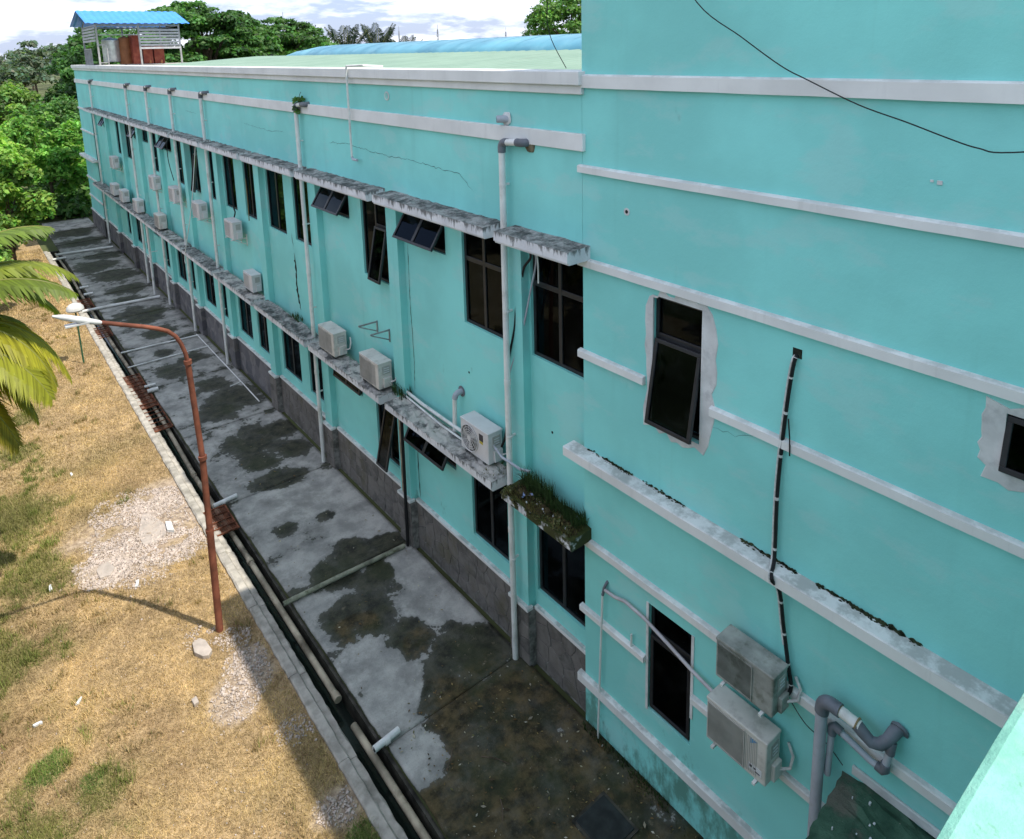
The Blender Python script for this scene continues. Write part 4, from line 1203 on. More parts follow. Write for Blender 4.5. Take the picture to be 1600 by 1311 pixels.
# ================================================================== AIR CONDITIONER CONDENSERS
def condenser(y0, z0, label, w=.80, h=.54, d=.28, xb=-.09, mat=None, grille='square', brackets=True, detail=True, wallx=0.0, sticker=None, sides=True):
    mat = mat or mAC
    xf = xb - d
    t = thing('condenser', (xb - d / 2, y0 + w / 2, z0), label, 'air conditioner', 'air conditioner condensers on the facade')
    mb = MB(); mb.box(xf, xb, y0, y0 + w, z0, z0 + h); part(mb, 'casing', mat, t, bevel=.018)
    # the lid lip
    mb = MB(); mb.box(xf - .006, xb + .006, y0 - .006, y0 + w + .006, z0 + h - .035, z0 + h + .006); part(mb, 'lid', mat, t, bevel=.012)
    yg0, yg1 = y0 + w * .36, y0 + w - .035
    if grille == 'square':
        mb = MB(); mb.box(xf - .004, xf + .01, yg0, yg1, z0 + .045, z0 + h - .055); part(mb, 'grille_mesh', mGrille if mat is mACd else mSlat, t)
        g = MB()
        frame_rect(g, xf - .014, xf, yg0 - .012, yg1 + .012, z0 + .033, z0 + h - .043, .014)
        n = 34 if detail else 8
        for i in range(1, n): yy = yg0 + (yg1 - yg0) * i / n; g.box(xf - .012, xf - .002, yy - .0022, yy + .0022, z0 + .047, z0 + h - .057)
        part(g, 'grille', mSlat if mat is mAC else mat, t)
        g = MB()
        for i in range(7): yy = yg0 - .03 - i * .022; g.box(xf - .005, xf, yy - .004, yy + .004, z0 + .05, z0 + h - .06)
        if mat is mAC: part(g, 'louvre', mSlat, t)
    else:
        cy, cz, rr = (yg0 + yg1) / 2, z0 + h * .5, min(h * .42, (yg1 - yg0) / 2)
        mb = MB(); mb.disc((xf - .006, cy, cz), rr, 28, t=.012); part(mb, 'fan_recess', mGrille, t)
        if detail:
            g = MB()
            for q in (1.0, .82, .64, .46, .28):
                ring = [(xf - .014, cy + rr * q * math.cos(a), cz + rr * q * math.sin(a)) for a in [2 * math.pi * i / 26 for i in range(27)]]
                g.tube(ring, .009 if q == 1 else .0045, 5, cap=False)
            for i in range(12):
                a = 2 * math.pi * i / 12; g.bar((xf - .014, cy, cz), (xf - .014, cy + rr * math.cos(a), cz + rr * math.sin(a)), .005, .005)
            g.disc((xf - .02, cy, cz), rr * .2, 16, t=.012)
            part(g, 'fan_guard', mat, t)
            b = MB()
            for i in range(3):
                a = 2 * math.pi * i / 3 + .4
                p = [(xf - .008, cy + .03 * math.cos(a), cz + .03 * math.sin(a)), (xf - .008, cy + rr * .9 * math.cos(a - .35), cz + rr * .9 * math.sin(a - .35)), (xf - .0075, cy + rr * .9 * math.cos(a + .35), cz + rr * .9 * math.sin(a + .35))]
                b.add(p, [(0, 1, 2)])
            part(b, 'fan', mSlat, t)
    if sides:
        # service cover on the near side
        mb = MB(); mb.box(xf + .10, xb - .03, y0 - .05, y0 + .001, z0 + .03, z0 + h * .42); part(mb, 'valve_cover', mat, t, bevel=.01)
        mb = MB(); mb.box(xf + .09, xb - .05, y0 - .008, y0 + .001, z0 + h * .55, z0 + h * .86); part(mb, 'handle_recess', mSlat, t, bevel=.004)
        if detail:
            mb = MB()
            for i in range(3): mb.box(xf + .12, xb - .07, y0 - .012, y0 - .007, z0 + h * (.6 + .08 * i), z0 + h * (.6 + .08 * i) + .014)
            part(mb, 'side_slot', mPaper, t)
            mb = MB(); mb.tube([(xb - .06, y0 - .04, z0 + h * .22), (xb + .0, y0 - .13, z0 + h * .30), (xb + .03, y0 - .14, z0 + h * .55), (min(xb + .06, wallx), y0 - .06, z0 + h * .72)], .017, 8)
            part(mb, 'line_set', mWhiteTape, t, smooth=True)
    if brackets:
        for yy in (y0 + .12, y0 + w - .12):
            mb = MB(); mb.box(xf - .05, wallx, yy - .018, yy + .018, z0 - .03, z0 - .002); mb.bar((wallx - .005, yy, z0 - .22), (xf + .04, yy, z0 - .03), .025, .02); mb.box(wallx - .02, wallx, yy - .02, yy + .02, z0 - .26, z0 + .1)
            part(mb, 'bracket', mPVC, t)
    else:
        for yy in (y0 + .14, y0 + w - .14):
            mb = MB(); mb.box(xf + .0, xb - .0, yy - .03, yy + .03, z0 - .035, z0 + .002); part(mb, 'foot', mGrille, t)
    if sticker == 'blue':
        mb = MB(); mb.add([(xf - .004, y0 + .20, z0 + h - .07), (xf - .004, y0 + .11, z0 + h - .07), (xf - .004, y0 + .20, z0 + h - .14)], [(0, 1, 2)]); part(mb, 'emblem', mBlueSticker, t)
        mb = MB(); mb.box(xf - .004, xf, y0 + .05, y0 + .22, z0 + .09, z0 + .17); lab = part(mb, 'rating_label', mPaper, t)
        mb = MB(); mb.box(xf - .006, xf - .003, y0 + .17, y0 + .20, z0 + .125, z0 + .155); mb.box(xf - .006, xf - .003, y0 + .07, y0 + .13, z0 + .10, z0 + .115); mb.box(xf - .006, xf - .003, y0 + .12, y0 + .15, z0 + .13, z0 + .15); part(mb, 'label_print', mDarkSticker, lab)
    if sticker == 'energy':
        mb = MB(); mb.box(xf - .004, xf, y0 + .14, y0 + .25, z0 + h - .20, z0 + h - .08); part(mb, 'energy_label', mDarkSticker, t)
        mb = MB(); mb.box(xf - .004, xf, y0 + .15, y0 + .24, z0 + h - .25, z0 + h - .205); part(mb, 'energy_label', mYellowSticker, t)
    return t
condenser(3.44, 3.0, 'dirty grey condenser, upper of the two hung on the corner block', w=.73, h=.51, mat=mACd)
condenser(3.48, 2.06, 'beige condenser with blue emblem, lower of the two hung on the corner block', w=.79, h=.57, sticker='blue')
condenser(8.72, 3.43, 'pale condenser with round fan grille standing on the near end of the lower hood', w=.80, h=.56, d=.30, xb=.07, mat=mACw, grille='round', brackets=False, sticker='energy', wallx=.15)
condenser(12.33, 3.43, 'beige condenser on the lower hood, nearer one of the pair by the thin grass', w=.82, h=.56, d=.32, xb=.0, grille='square', brackets=False, wallx=.15)
condenser(14.42, 3.43, 'beige condenser on the lower hood, farther one of the pair, beside the plant topped drainpipe', w=.82, h=.56, d=.32, xb=.0, grille='square', brackets=False, wallx=.15)
condenser(20.15, 3.44, 'small pale condenser standing alone on the lower hood above a broken patch of moss', w=.72, h=.52, d=.28, xb=.08, mat=mACw, brackets=False, wallx=.15, detail=False)
condenser(21.2, 4.82, 'white condenser hung on the upper wall, nearest of the hung row', w=.78, h=.54, d=.28, mat=mACw, wallx=.15, xb=.0, detail=False)
condenser(24.7, 4.84, 'white condenser hung on the upper wall, second of the hung row, behind a slanting cord', w=.8, h=.54, mat=mACw, wallx=.15, xb=.0, detail=False)
condenser(27.85, 4.92, 'white condenser hung on the upper wall, third of the hung row', w=.8, h=.54, mat=mACw, wallx=.15, xb=.0, detail=False)
condenser(31.05, 4.95, 'white condenser hung on the upper wall, fourth of the hung row', w=.8, h=.54, mat=mACw, wallx=.15, xb=.0, detail=False)
condenser(39.6, 4.85, 'white condenser hung on the upper wall, farthest of the hung row', w=.85, h=.56, mat=mACw, wallx=.15, xb=.0, detail=False)
for i, (yy, nm) in enumerate(((30.55, 'nearest of the far four on the lower hood'), (34.6, 'second of the far four on the lower hood'), (37.7, 'third of the far four on the lower hood'), (40.0, 'last of the far four on the lower hood'))):
    condenser(yy, 3.43, 'grey white condenser, ' + nm, w=.82, h=.56, d=.3, xb=-.05, mat=mACw if i else mAC, brackets=False, wallx=.15, detail=False)

# ================================================================== CABLES
def cable(name, pts, r, m, label, cat='cable', n=6, sub=6):
    P = [Vector(p) for p in pts]; out = []
    for i in range(len(P) - 1):
        p0, p1, p2, p3 = P[max(0, i - 1)], P[i], P[i + 1], P[min(len(P) - 1, i + 2)]
        for s_ in range(sub):
            t_ = s_ / sub
            out.append(.5 * ((2 * p1) + (p2 - p0) * t_ + (2 * p0 - 5 * p1 + 4 * p2 - p3) * t_ ** 2 + (3 * p1 - p0 - 3 * p2 + p3) * t_ ** 3))
    out.append(P[-1])
    mb = MB(); mb.tube(out, r, n); c0 = P[-1]
    t = thing(name, tuple(c0), label, cat)
    part(mb, 'cable', m, t, smooth=True)
    return t, out
t, pts = cable('taped_cable', [(.02, 3.57, 7.05), (-.05, 3.575, 6.98), (-.05, 3.62, 6.6), (-.04, 3.67, 6.0), (-.05, 3.69, 5.4), (-.06, 3.68, 4.7), (-.24, 3.60, 4.56), (-.10, 3.58, 4.35), (-.05, 3.54, 3.9), (-.06, 3.46, 3.5), (-.08, 3.40, 3.25), (-.12, 3.42, 3.15)], .022, mBlack, 'thick black pipe run with white tape hanging from a hole down to the upper condenser')
for i in range(4, len(pts) - 2, 5):
    mb = MB(); mb.tube([pts[i], pts[i] + (pts[i + 1] - pts[i]) * .3], .0245, 8); part(mb, 'tape', mWhiteTape, t)
mb = MB(); mb.tube([p + Vector((-.012, .022, 0)) for p in pts[2:52]], .010, 6); part(mb, 'thin_pipe', mWhiteTape, t)
mb = MB(); mb.tube([(-.06, 3.60, 6.35), (-.07, 3.57, 6.15), (-.07, 3.56, 5.95)], .008, 5); part(mb, 'loose_end', mBlack, t)
mb = MB(); mb.box(-.004, .006, 3.52, 3.62, 7.02, 7.12); part(mb, 'wall_hole', mCrackB, wing)
cable('hanging_cable', [(-.1, 5.35, 11.4), (-.15, 4.81, 10.64), (-.15, 4.25, 10.26), (-.15, 3.81, 9.98), (-.15, 3.53, 9.85), (-.15, 3.04, 9.64), (-.15, 2.62, 9.51), (-.15, 2.29, 9.40), (-.15, 2.07, 9.34), (-.15, 1.83, 9.33), (-.12, .9, 9.5)], .006, mBlack, 'thin black cable sagging across the top of the corner block')
cable('roof_wire', [(-.05, 7.0, 12.4), (-.03, 7.30, 10.9), (.0, 7.32, 10.4), (.1, 7.1, 9.93)], .006, mBlack, 'thin dark wire dropping to the roof edge beside the corner block')
cable('window_cable', [(-.1, 7.76, 7.40), (-.02, 7.78, 7.18), (.02, 7.99, 6.96), (.04, 8.10, 6.65), (.02, 8.2, 6.3), (.0, 8.24, 5.9), (-.02, 8.42, 5.2), (-.02, 8.46, 4.4), (.0, 8.55, 3.95), (.0, 8.66, 3.72)], .02, mBlack, 'black cable hanging beside the nearest drainpipe, from the upper hood to the fan condenser')
cable('window_hose', [(-.1, 7.72, 7.40), (.05, 7.74, 7.15), (.06, 7.9, 6.6), (.03, 8.12, 5.79), (.0, 8.39, 5.1), (.0, 8.44, 4.7)], .016, mPVCgrey, 'thin grey hose hanging across the near upper window next to the black cable')
cable('short_wire', [(-.02, 7.68, 7.40), (.04, 7.69, 7.1), (.05, 7.7, 6.78)], .012, mPVC, 'short white wire end dangling before the near upper window')
cable('hood_cable', [(.05, 22.1, 7.38), (.04, 22.0, 6.5), (.02, 21.9, 5.7), (.0, 21.75, 5.55), (.0, 21.9, 5.36)], .02, mBlack, 'black cable hanging in front of a far upper window to the first hung condenser')
cable('slack_wire', [(.08, 20.75, 6.7), (.08, 20.72, 6.0), (.06, 20.7, 5.45)], .012, simple('ochre_wire', (.2, .16, .06), .7), 'ochre wire dangling over a far upper window')
cable('slanting_cord', [(-.1, 25.0, 7.30), (-.3, 25.5, 5.2), (-.42, 26.6, 3.3), (-.42, 26.7, 2.9)], .014, mPVC, 'white cord slanting from the upper to the lower hood past a hung condenser')
cable('brown_wire', [(.0, 29.3, 7.3), (-.05, 29.2, 6.4), (.0, 28.9, 5.6)], .014, mBlack, 'dark wire hanging beside the third hung condenser')
cable('thin_ground_wire', [(-.06, 3.40, 3.05), (-.10, 3.2, 2.95), (-.06, 2.98, 2.86), (-.06, 2.8, 2.75)], .005, mBlack, 'hair thin wire running behind the thick waste pipe')

# ================================================================== PIPES ON THE APRON
def gpipe(y_, x0, x1, r, m, label, z=None, dy=0.0, nm='ground_pipe', grp='pipes lying across the apron'):
    z = r + .012 if z is None else z
    t = thing(nm, (x0, y_, 0), label, 'pipe', grp)
    mb = MB(); mb.tube([(x0, y_, z), (x0 + (x1 - x0) * .4, y_ + dy * .3, z + .004), (x1, y_ + dy, z)], r, 12); part(mb, 'pipe', m, t, smooth=True)
    mb = MB(); mb.tube([(x0 - .001, y_, z), (x0 + .004, y_, z)], r * .8, 12); part(mb, 'mouth', mBlack, t)
    mb = MB(); xm = x0 + min(.18, (x1 - x0) * .4); mb.tube([(xm, y_ + dy * .08, z), (xm + .08, y_ + dy * .08, z)], r + .006, 12); part(mb, 'coupling', m, t, smooth=True)
    return t
gpipe(8.32, -2.78, -2.34, .052, mPVC, 'short clean white pipe end over the drain, nearest the viewer', dy=.04)
gpipe(11.98, -2.74, -.18, .045, mPVCm, 'mossy grey pipe lying right across the apron to the black downpipe', dy=-.08)
gpipe(15.92, -2.86, -2.32, .05, mPVC, 'white pipe end over the drain beside the small rusty grate', dy=.06)
gpipe(23.18, -2.72, -2.42, .06, mPVC, 'fat white pipe end by the long rusty grate, nearer of two')
gpipe(23.62, -2.72, -2.40, .04, mPVC, 'thinner white pipe end by the long rusty grate, farther of two')
gpipe(27.1, -2.75, -.2, .028, mPVC, 'thin white pipe across the apron starting with a thick end, beyond the lamp arm', dy=-.15)
gpipe(25.6, -2.82, -.2, .022, mPVC, 'thin white conduit across the apron just nearer than the thick ended pipe', dy=.05)
gpipe(32.8, -3.15, -.25, .055, mPVC, 'long white pipe across the apron beside the globe lamp', dy=-.2)
gpipe(35.2, -2.75, -2.4, .05, mPVC, 'short white pipe end beyond the globe lamp, nearer of two')
gpipe(36.4, -2.75, -2.4, .05, mPVC, 'short white pipe end beyond the globe lamp, farther of two')
gpipe(43.7, -2.85, -.2, .055, mPVC, 'farthest long white pipe across the apron', dy=-.3)
gpipe(42.7, -3.1, -2.5, .06, mPVC, 'short white pipe end beside the farthest long pipe')
t = thing('wall_foot_conduit', (-.3, 24, 0), 'thin white conduit running along the foot of the wall', 'pipe')
mb = MB(); mb.tube([(-.22, 27.1, .03), (-.24, 24.0, .03), (-.25, 21.9, .03), (-.27, 20.3, .03)], .018, 8); mb.tube([(-.26, 22.0, .03), (-.62, 21.9, .03)], .018, 8); part(mb, 'pipe', mPVC, t)
# stained pipe lying in the drain, in socketed lengths
t = thing('drain_pipe_run', (-2.74, 20, -.2), 'long stained cream pipe lying in lengths inside the drain', 'pipe')
yy = 5.2; k = 0
while yy < 44:
    y1 = yy + random.uniform(3.2, 4.2)
    za, zb_ = -.16 + .05 * math.sin(yy), -.16 + .05 * math.sin(y1)
    if not 9.0 < yy < 9.6:
        mb = MB(); mb.tube([(-2.74 + .03 * math.sin(yy * 1.3), yy, za), (-2.74 + .03 * math.sin(y1 * 1.3), y1, zb_)], .055, 12); mb.tube([(-2.74 + .03 * math.sin(yy * 1.3), yy, za), (-2.74 + .03 * math.sin(yy * 1.3), yy + .12, za)], .066, 12)
        part(mb, 'pipe_length', mPVCd, t, smooth=True)
    yy = y1 + (0.02 if not 8 < y1 < 10 else 0.6); k += 1

# ---- rusty grates over the drain
def grate(y0, y1, label, sag=0.0, bars=6):
    t = thing('drain_grate', (-2.95, (y0 + y1) / 2, 0), label, 'grate', 'rusty grates over the drain')
    mb = MB(); mb.box(-3.16, -2.62, y0, y0 + .03, .02 - sag, .05 - sag); mb.box(-3.16, -2.62, y1 - .03, y1, .02, .05); mb.bar((-3.14, y0, .035 - sag), (-3.14, y1, .035), .03, .03); mb.bar((-2.64, y0, .035 - sag), (-2.64, y1, .035), .03, .03)
    part(mb, 'frame', mRust, t)
    n = bars
    for i in range(1, n):
        yy = y0 + (y1 - y0) * i / n; z = .03 - sag * (1 - i / n)
        mb = MB(); mb.bar((-3.14, yy + random.uniform(-.02, .02), z), (-2.64, yy + random.uniform(-.02, .02), z), .022, .02); part(mb, 'bar', mRust, t)
    mb = MB()
    for i in range(int((y1 - y0) / .045)):
        yy = y0 + .04 + i * .045
        if fbm(np.array([yy * 2.0]), np.array([y0]), 2)[0] > .60: continue
        z = .012 - sag * (1 - (yy - y0) / (y1 - y0))
        mb.add([(-3.13, yy, z), (-2.65, yy, z), (-2.65, yy + .028, z), (-3.13, yy + .028, z)], [(0, 1, 2, 3)])
    part(mb, 'rusted_sheet', mRust, t)
grate(20.45, 22.4, 'long rusty grate over the drain, nearer half beside the lamp post', bars=7)
grate(22.5, 24.85, 'broken rusty grate over the drain next to the two white pipe ends', .05, 8)
grate(14.85, 15.85, 'small rusty grate over the drain right behind the lamp post', .03, 4)
grate(29.2, 30.4, 'rusty grate over the drain below the lamp head', .02, 5)
grate(33.2, 34.6, 'far rusty grate over the drain beyond the globe lamp', .02, 5)

# ================================================================== LAMPS
lp = thing('street_lamp', (-3.85, 12.15, 0), 'tall rusty red lamp post with a curved arm and slim white lamp head', 'street lamp')
mb = MB(); mb.tube([(-3.85, 12.15, -.05), (-3.82, 12.18, 2.0)], .062, 14); mb.tube([(-3.82, 12.18, 1.98), (-3.80, 12.2, 3.4)], .054, 14); mb.tube([(-3.80, 12.2, 3.38), (-3.86, 12.2, 5.2)], .048, 14); part(mb, 'post', mLampPole, lp, smooth=True)
for zc, xx in ((2.0, -3.82), (3.4, -3.80), (5.18, -3.86)):
    mb = MB(); mb.tube([(xx, 12.19, zc - .03), (xx, 12.19, zc + .04)], .07 if zc < 5 else .064, 14); part(mb, 'collar', mLampPole, lp, smooth=True)
mb = MB(); mb.tube([(-3.86, 12.2, 5.18), (-3.88, 12.2, 5.35), (-3.93, 12.2, 5.53), (-4.0, 12.2, 5.68), (-4.11, 12.2, 5.80), (-4.25, 12.2, 5.88), (-4.43, 12.2, 5.96), (-5.1, 12.2, 6.22)], .034, 12); part(mb, 'arm', mLampPole, lp, smooth=True)
mb = MB(); mb.tube([(-5.02, 12.2, 6.19), (-5.1, 12.2, 6.22), (-5.3, 12.2, 6.31), (-5.5, 12.2, 6.40), (-5.64, 12.2, 6.455)], [.03, .042, .05, .045, .015], 14)
mb.v = [(x, 12.2 + (y_ - 12.2) * 1.25, z - .0) for x, y_, z in mb.v]; part(mb, 'lamp_head', mLampWhite, lp, smooth=True)
mb = MB(); mb.box(-5.5, -5.18, 12.13, 12.27, 6.24, 6.262); part(mb, 'diffuser', simple('lamp_diffuser', (.5, .5, .48), .3), lp)
gl = thing('globe_lamp', (-3.89, 27.1, 0), 'short green garden lamp with a white dome top on the lawn edge', 'garden lamp')
mb = MB(); mb.tube([(-3.89, 27.1, 0), (-3.92, 27.1, 1.85)], .028, 10); part(mb, 'post', mGreenPole, gl, smooth=True)
prof = [(.05, 1.84), (.12, 1.86), (.24, 1.90), (.27, 1.95), (.25, 2.04), (.18, 2.12), (.09, 2.16), (.0, 2.17)]
vs_ = []; fs = []; n = 24
for r_, z in prof: vs_ += [(-3.92 + r_ * math.cos(2 * math.pi * k / n), 27.1 + r_ * math.sin(2 * math.pi * k / n), z) for k in range(n)]
for i in range(len(prof) - 1): fs += [(i * n + k, i * n + (k + 1) % n, (i + 1) * n + (k + 1) % n, (i + 1) * n + k) for k in range(n)]
mb = MB(); mb.add(vs_, fs); part(mb, 'dome', mLampWhite, gl, smooth=True)

# ================================================================== TANK SHED ON THE ROOF
sh = thing('tank_shed', (2.3, 44, 9.86), 'open steel shed with bright blue gabled roof on the far roof end', 'shed')
SX0, SX1, SY0, SY1 = .10, 4.03, 42.0, 46.2
for xx in (SX0, 2.05, SX1):
    for yy in (SY0, SY1):
        mb = MB(); mb.box(xx - .04, xx + .04, yy - .04, yy + .04, 9.86, 11.95); part(mb, 'post', mShedPost, sh)
mb = MB()
for yy in (SY0, SY1): mb.box(SX0, SX1, yy - .03, yy + .03, 11.87, 11.95)
for xx in (SX0, SX1): mb.bar((xx, SY0, 11.93), (xx, 44.1, 12.62), .05, .05); mb.bar((xx, SY1, 11.93), (xx, 44.1, 12.62), .05, .05); mb.bar((xx, SY0, 11.9), (xx, SY1, 11.9), .05, .05)
mb.box(SX0, 2.05, SY0 - .02, SY0 + .02, 11.40, 11.44)
part(mb, 'roof_frame', mSteel, sh)
mb = MB(); nn = 60
for sd in (0, 1):
    ye, yr = (41.4, 44.1) if sd == 0 else (46.8, 44.1); vs_ = []
    for i in range(nn + 1):
        xx = -.42 + 4.9 * i / nn; h = .03 * (i % 4 in (1, 2))
        vs_ += [(xx, ye, 11.97 + h), (xx, yr, 12.72 + h)]
    mb.add(vs_, [(2 * i, 2 * i + 2, 2 * i + 3, 2 * i + 1) for i in range(nn)])
part(mb, 'roof_sheet', mShedRoof, sh)
for i in range(7):
    z = 10.68 + i * .155
    mb = MB(); mb.box(2.07, SX1, SY0 - .05, SY0 - .03, z, z + .105); part(mb, 'slat', mSlatW, sh)
for i in range(5):
    z = 11.10 + i * .155
    mb = MB(); mb.box(SX0 - .04, SX0 - .02, SY0 + .3, SY1, z, z + .105); part(mb, 'slat', mSlatW, sh)
mb = MB()
for i in range(12): yy = 44 + i * .18; mb.box(SX0 - .02, SX0, yy, yy + .03, 9.9, 10.75)
mb.box(SX0 - .025, SX0, 44, 46.2, 10.72, 10.77)
part(mb, 'railing', mShedPost, sh)
mb = MB(); mb.box(3.3, 4.0, SY1 - .015, SY1 + .015, 10.66, 10.7)
for i in range(11): xx = 3.3 + i * .065; mb.box(xx, xx + .03, SY1 - .02, SY1 + .02, 9.9, 10.66)
part(mb, 'railing', mShedPost, sh)
mb = MB()
mb.box(.12, .50, SY0 - .02, SY0 + .02, 10.9, 10.94); mb.box(.12, .50, SY0 - .02, SY0 + .02, 10.0, 10.04); mb.box(.48, .52, SY0 - .02, SY0 + .02, 9.9, 10.94); part(mb, 'gate', mShedPost, sh)
def tank(name, x, y_, r, z0, z1, m, label, flat=False):
    t = thing(name, (x, y_, z0), label, 'water tank')
    n = 24; prof = [(r * .96, z0), (r, z0 + .05), (r * .985, z0 + (z1 - z0) * .33), (r, z0 + (z1 - z0) * .36), (r * .985, z0 + (z1 - z0) * .66), (r, z0 + (z1 - z0) * .69), (r, z1 - .12), (r * .8, z1 - .03), (r * .3, z1), (0.001, z1)]
    vs_ = []; fs = []
    for q, z in prof: vs_ += [(x + q * math.cos(2 * math.pi * k / n), y_ + q * math.sin(2 * math.pi * k / n), z) for k in range(n)]
    for i in range(len(prof) - 1): fs += [(i * n + k, i * n + (k + 1) % n, (i + 1) * n + (k + 1) % n, (i + 1) * n + k) for k in range(n)]
    mb = MB(); mb.add(vs_, fs); part(mb, 'shell', m, t, smooth=True)
    mb = MB(); mb.tube([(x, y_, z1 - .02), (x, y_, z1 + .05)], r * .25, 14); part(mb, 'lid', m, t, smooth=True)
tank('water_tank', .95, 43.6, .42, 10.05, 11.3, mTankS, 'silver steel water tank inside the roof shed')
tank('water_tank', 1.62, 43.5, .33, 9.9, 11.35, mTankO, 'orange brown round water tank beside the silver tank')
mb = MB(); mb.box(1.80, 2.16, 42.6, 43.4, 9.9, 11.38); t = thing('water_tank', (2, 43, 9.9), 'tall rust red boxy tank by the middle post of the roof shed', 'water tank'); part(mb, 'shell', mTankR, t, bevel=.03)
mb = MB(); mb.box(1.78, 2.18, 42.58, 43.42, 11.37, 11.41); part(mb, 'lid', mTankR, t)
for (x0, x1, nm) in ((2.3, 2.78, 'low red tank behind the slats, left one'), (2.84, 3.35, 'low red tank behind the slats, right one')):
    t = thing('low_tank', ((x0 + x1) / 2, 43, 9.9), nm, 'water tank'); mb = MB(); mb.box(x0, x1, 42.7, 43.4, 9.9, 10.85); part(mb, 'shell', mTankR, t, bevel=.03)
    mb = MB(); mb.tube([((x0 + x1) / 2, 42.6, 9.95), ((x0 + x1) / 2, 42.35, 9.95), ((x0 + x1) / 2, 42.3, 10.1)], .04, 8); part(mb, 'outlet', mTankO, t)

# ================================================================== MASTS (far)
def mast(x, y_, h, label, wd=1.6):
    t = thing('radio_mast', (x, y_, 0), label, 'mast', 'thin masts on the horizon')
    mb = MB(); c = [(x + wd * math.cos(a), y_ + wd * math.sin(a)) for a in (.3, 2.4, 4.5)]
    for (px, py) in c: mb.bar((px, py, 0), (x + (px - x) * .15, y_ + (py - y_) * .15, h), .22, .22)
    part(mb, 'leg_frame', mTower, t)
    mb = MB(); ns = 14
    for i in range(ns):
        f0, f1 = 1 - .85 * i / ns, 1 - .85 * (i + 1) / ns
        for k in range(3):
            a, b = c[k], c[(k + 1) % 3]
            mb.bar((x + (a[0] - x) * f0, y_ + (a[1] - y_) * f0, h * i / ns), (x + (b[0] - x) * f1, y_ + (b[1] - y_) * f1, h * (i + 1) / ns), .12, .12)
    part(mb, 'bracing', mTower, t)
    mb = MB(); mb.tube([(x, y_, h), (x, y_, h * 1.12)], .12, 6); part(mb, 'aerial', mTower, t)
def at(px_dir, dist):  # px_dir: tangent offsets measured from the building axis
    return None
mast(213, 340, 22, 'mast in the middle above the blue ridge light')
mast(126, 340, 27, 'slim mast rising behind the dark tree crown', .9)
mast(261, 340, 20.5, 'short mast, left one of the close pair')
mast(276, 340, 21.5, 'short mast, right one of the close pair')
mast(188.6, 340, 21, 'small mast between the palms and the middle mast', .9)

# ================================================================== VEGETATION
def leaves(centers, radii, counts, size, col, cvar=.25, up_bias=.5, shell=.55, aspect=.55, seed=0):
    """diamond leaf faces scattered in ellipsoid clumps; returns verts, faces, colours"""
    g = np.random.default_rng(seed)
    Vs, Cs = [], []
    for (c, r, n) in zip(centers, radii, counts):
        d = g.normal(size=(n, 3)); d /= np.linalg.norm(d, axis=1)[:, None]
        d[:, 2] = np.where(d[:, 2] < -.35, -d[:, 2] * .6, d[:, 2])
        rad = (shell + (1 - shell) * g.random(n)) ** .8
        wob = 1 + .18 * np.sin(d[:, 0] * 5 + c[0]) * np.cos(d[:, 1] * 4 + c[1])
        p = np.array(c) + d * (rad * wob)[:, None] * np.array(r)
        nrm = d * .7 + g.normal(size=(n, 3)) * .55 + np.array([0, 0, up_bias]); nrm /= np.linalg.norm(nrm, axis=1)[:, None]
        t = np.cross(nrm, g.normal(size=(n, 3))); t /= np.linalg.norm(t, axis=1)[:, None]
        b = np.cross(nrm, t)
        s = size * g.uniform(.6, 1.4, n)[:, None]
        q = np.stack([p - t * s, p + b * s * aspect + nrm * s * .12, p + t * s, p - b * s * aspect + nrm * s * .12], 1)
        Vs.append(q.reshape(-1, 3))
        cl = 2.3 * np.array(col)[None] * (1 + cvar * g.normal(size=(n, 1)) * .8 + g.normal() * cvar * .5)
        cl[:, 0] *= 1 + .15 * g.normal(size=n)
        Cs.append(np.repeat(np.clip(cl, .004, 1), 4, 0))
    V = np.concatenate(Vs); F = np.arange(len(V)).reshape(-1, 4)
    return V, F, np.concatenate(Cs)


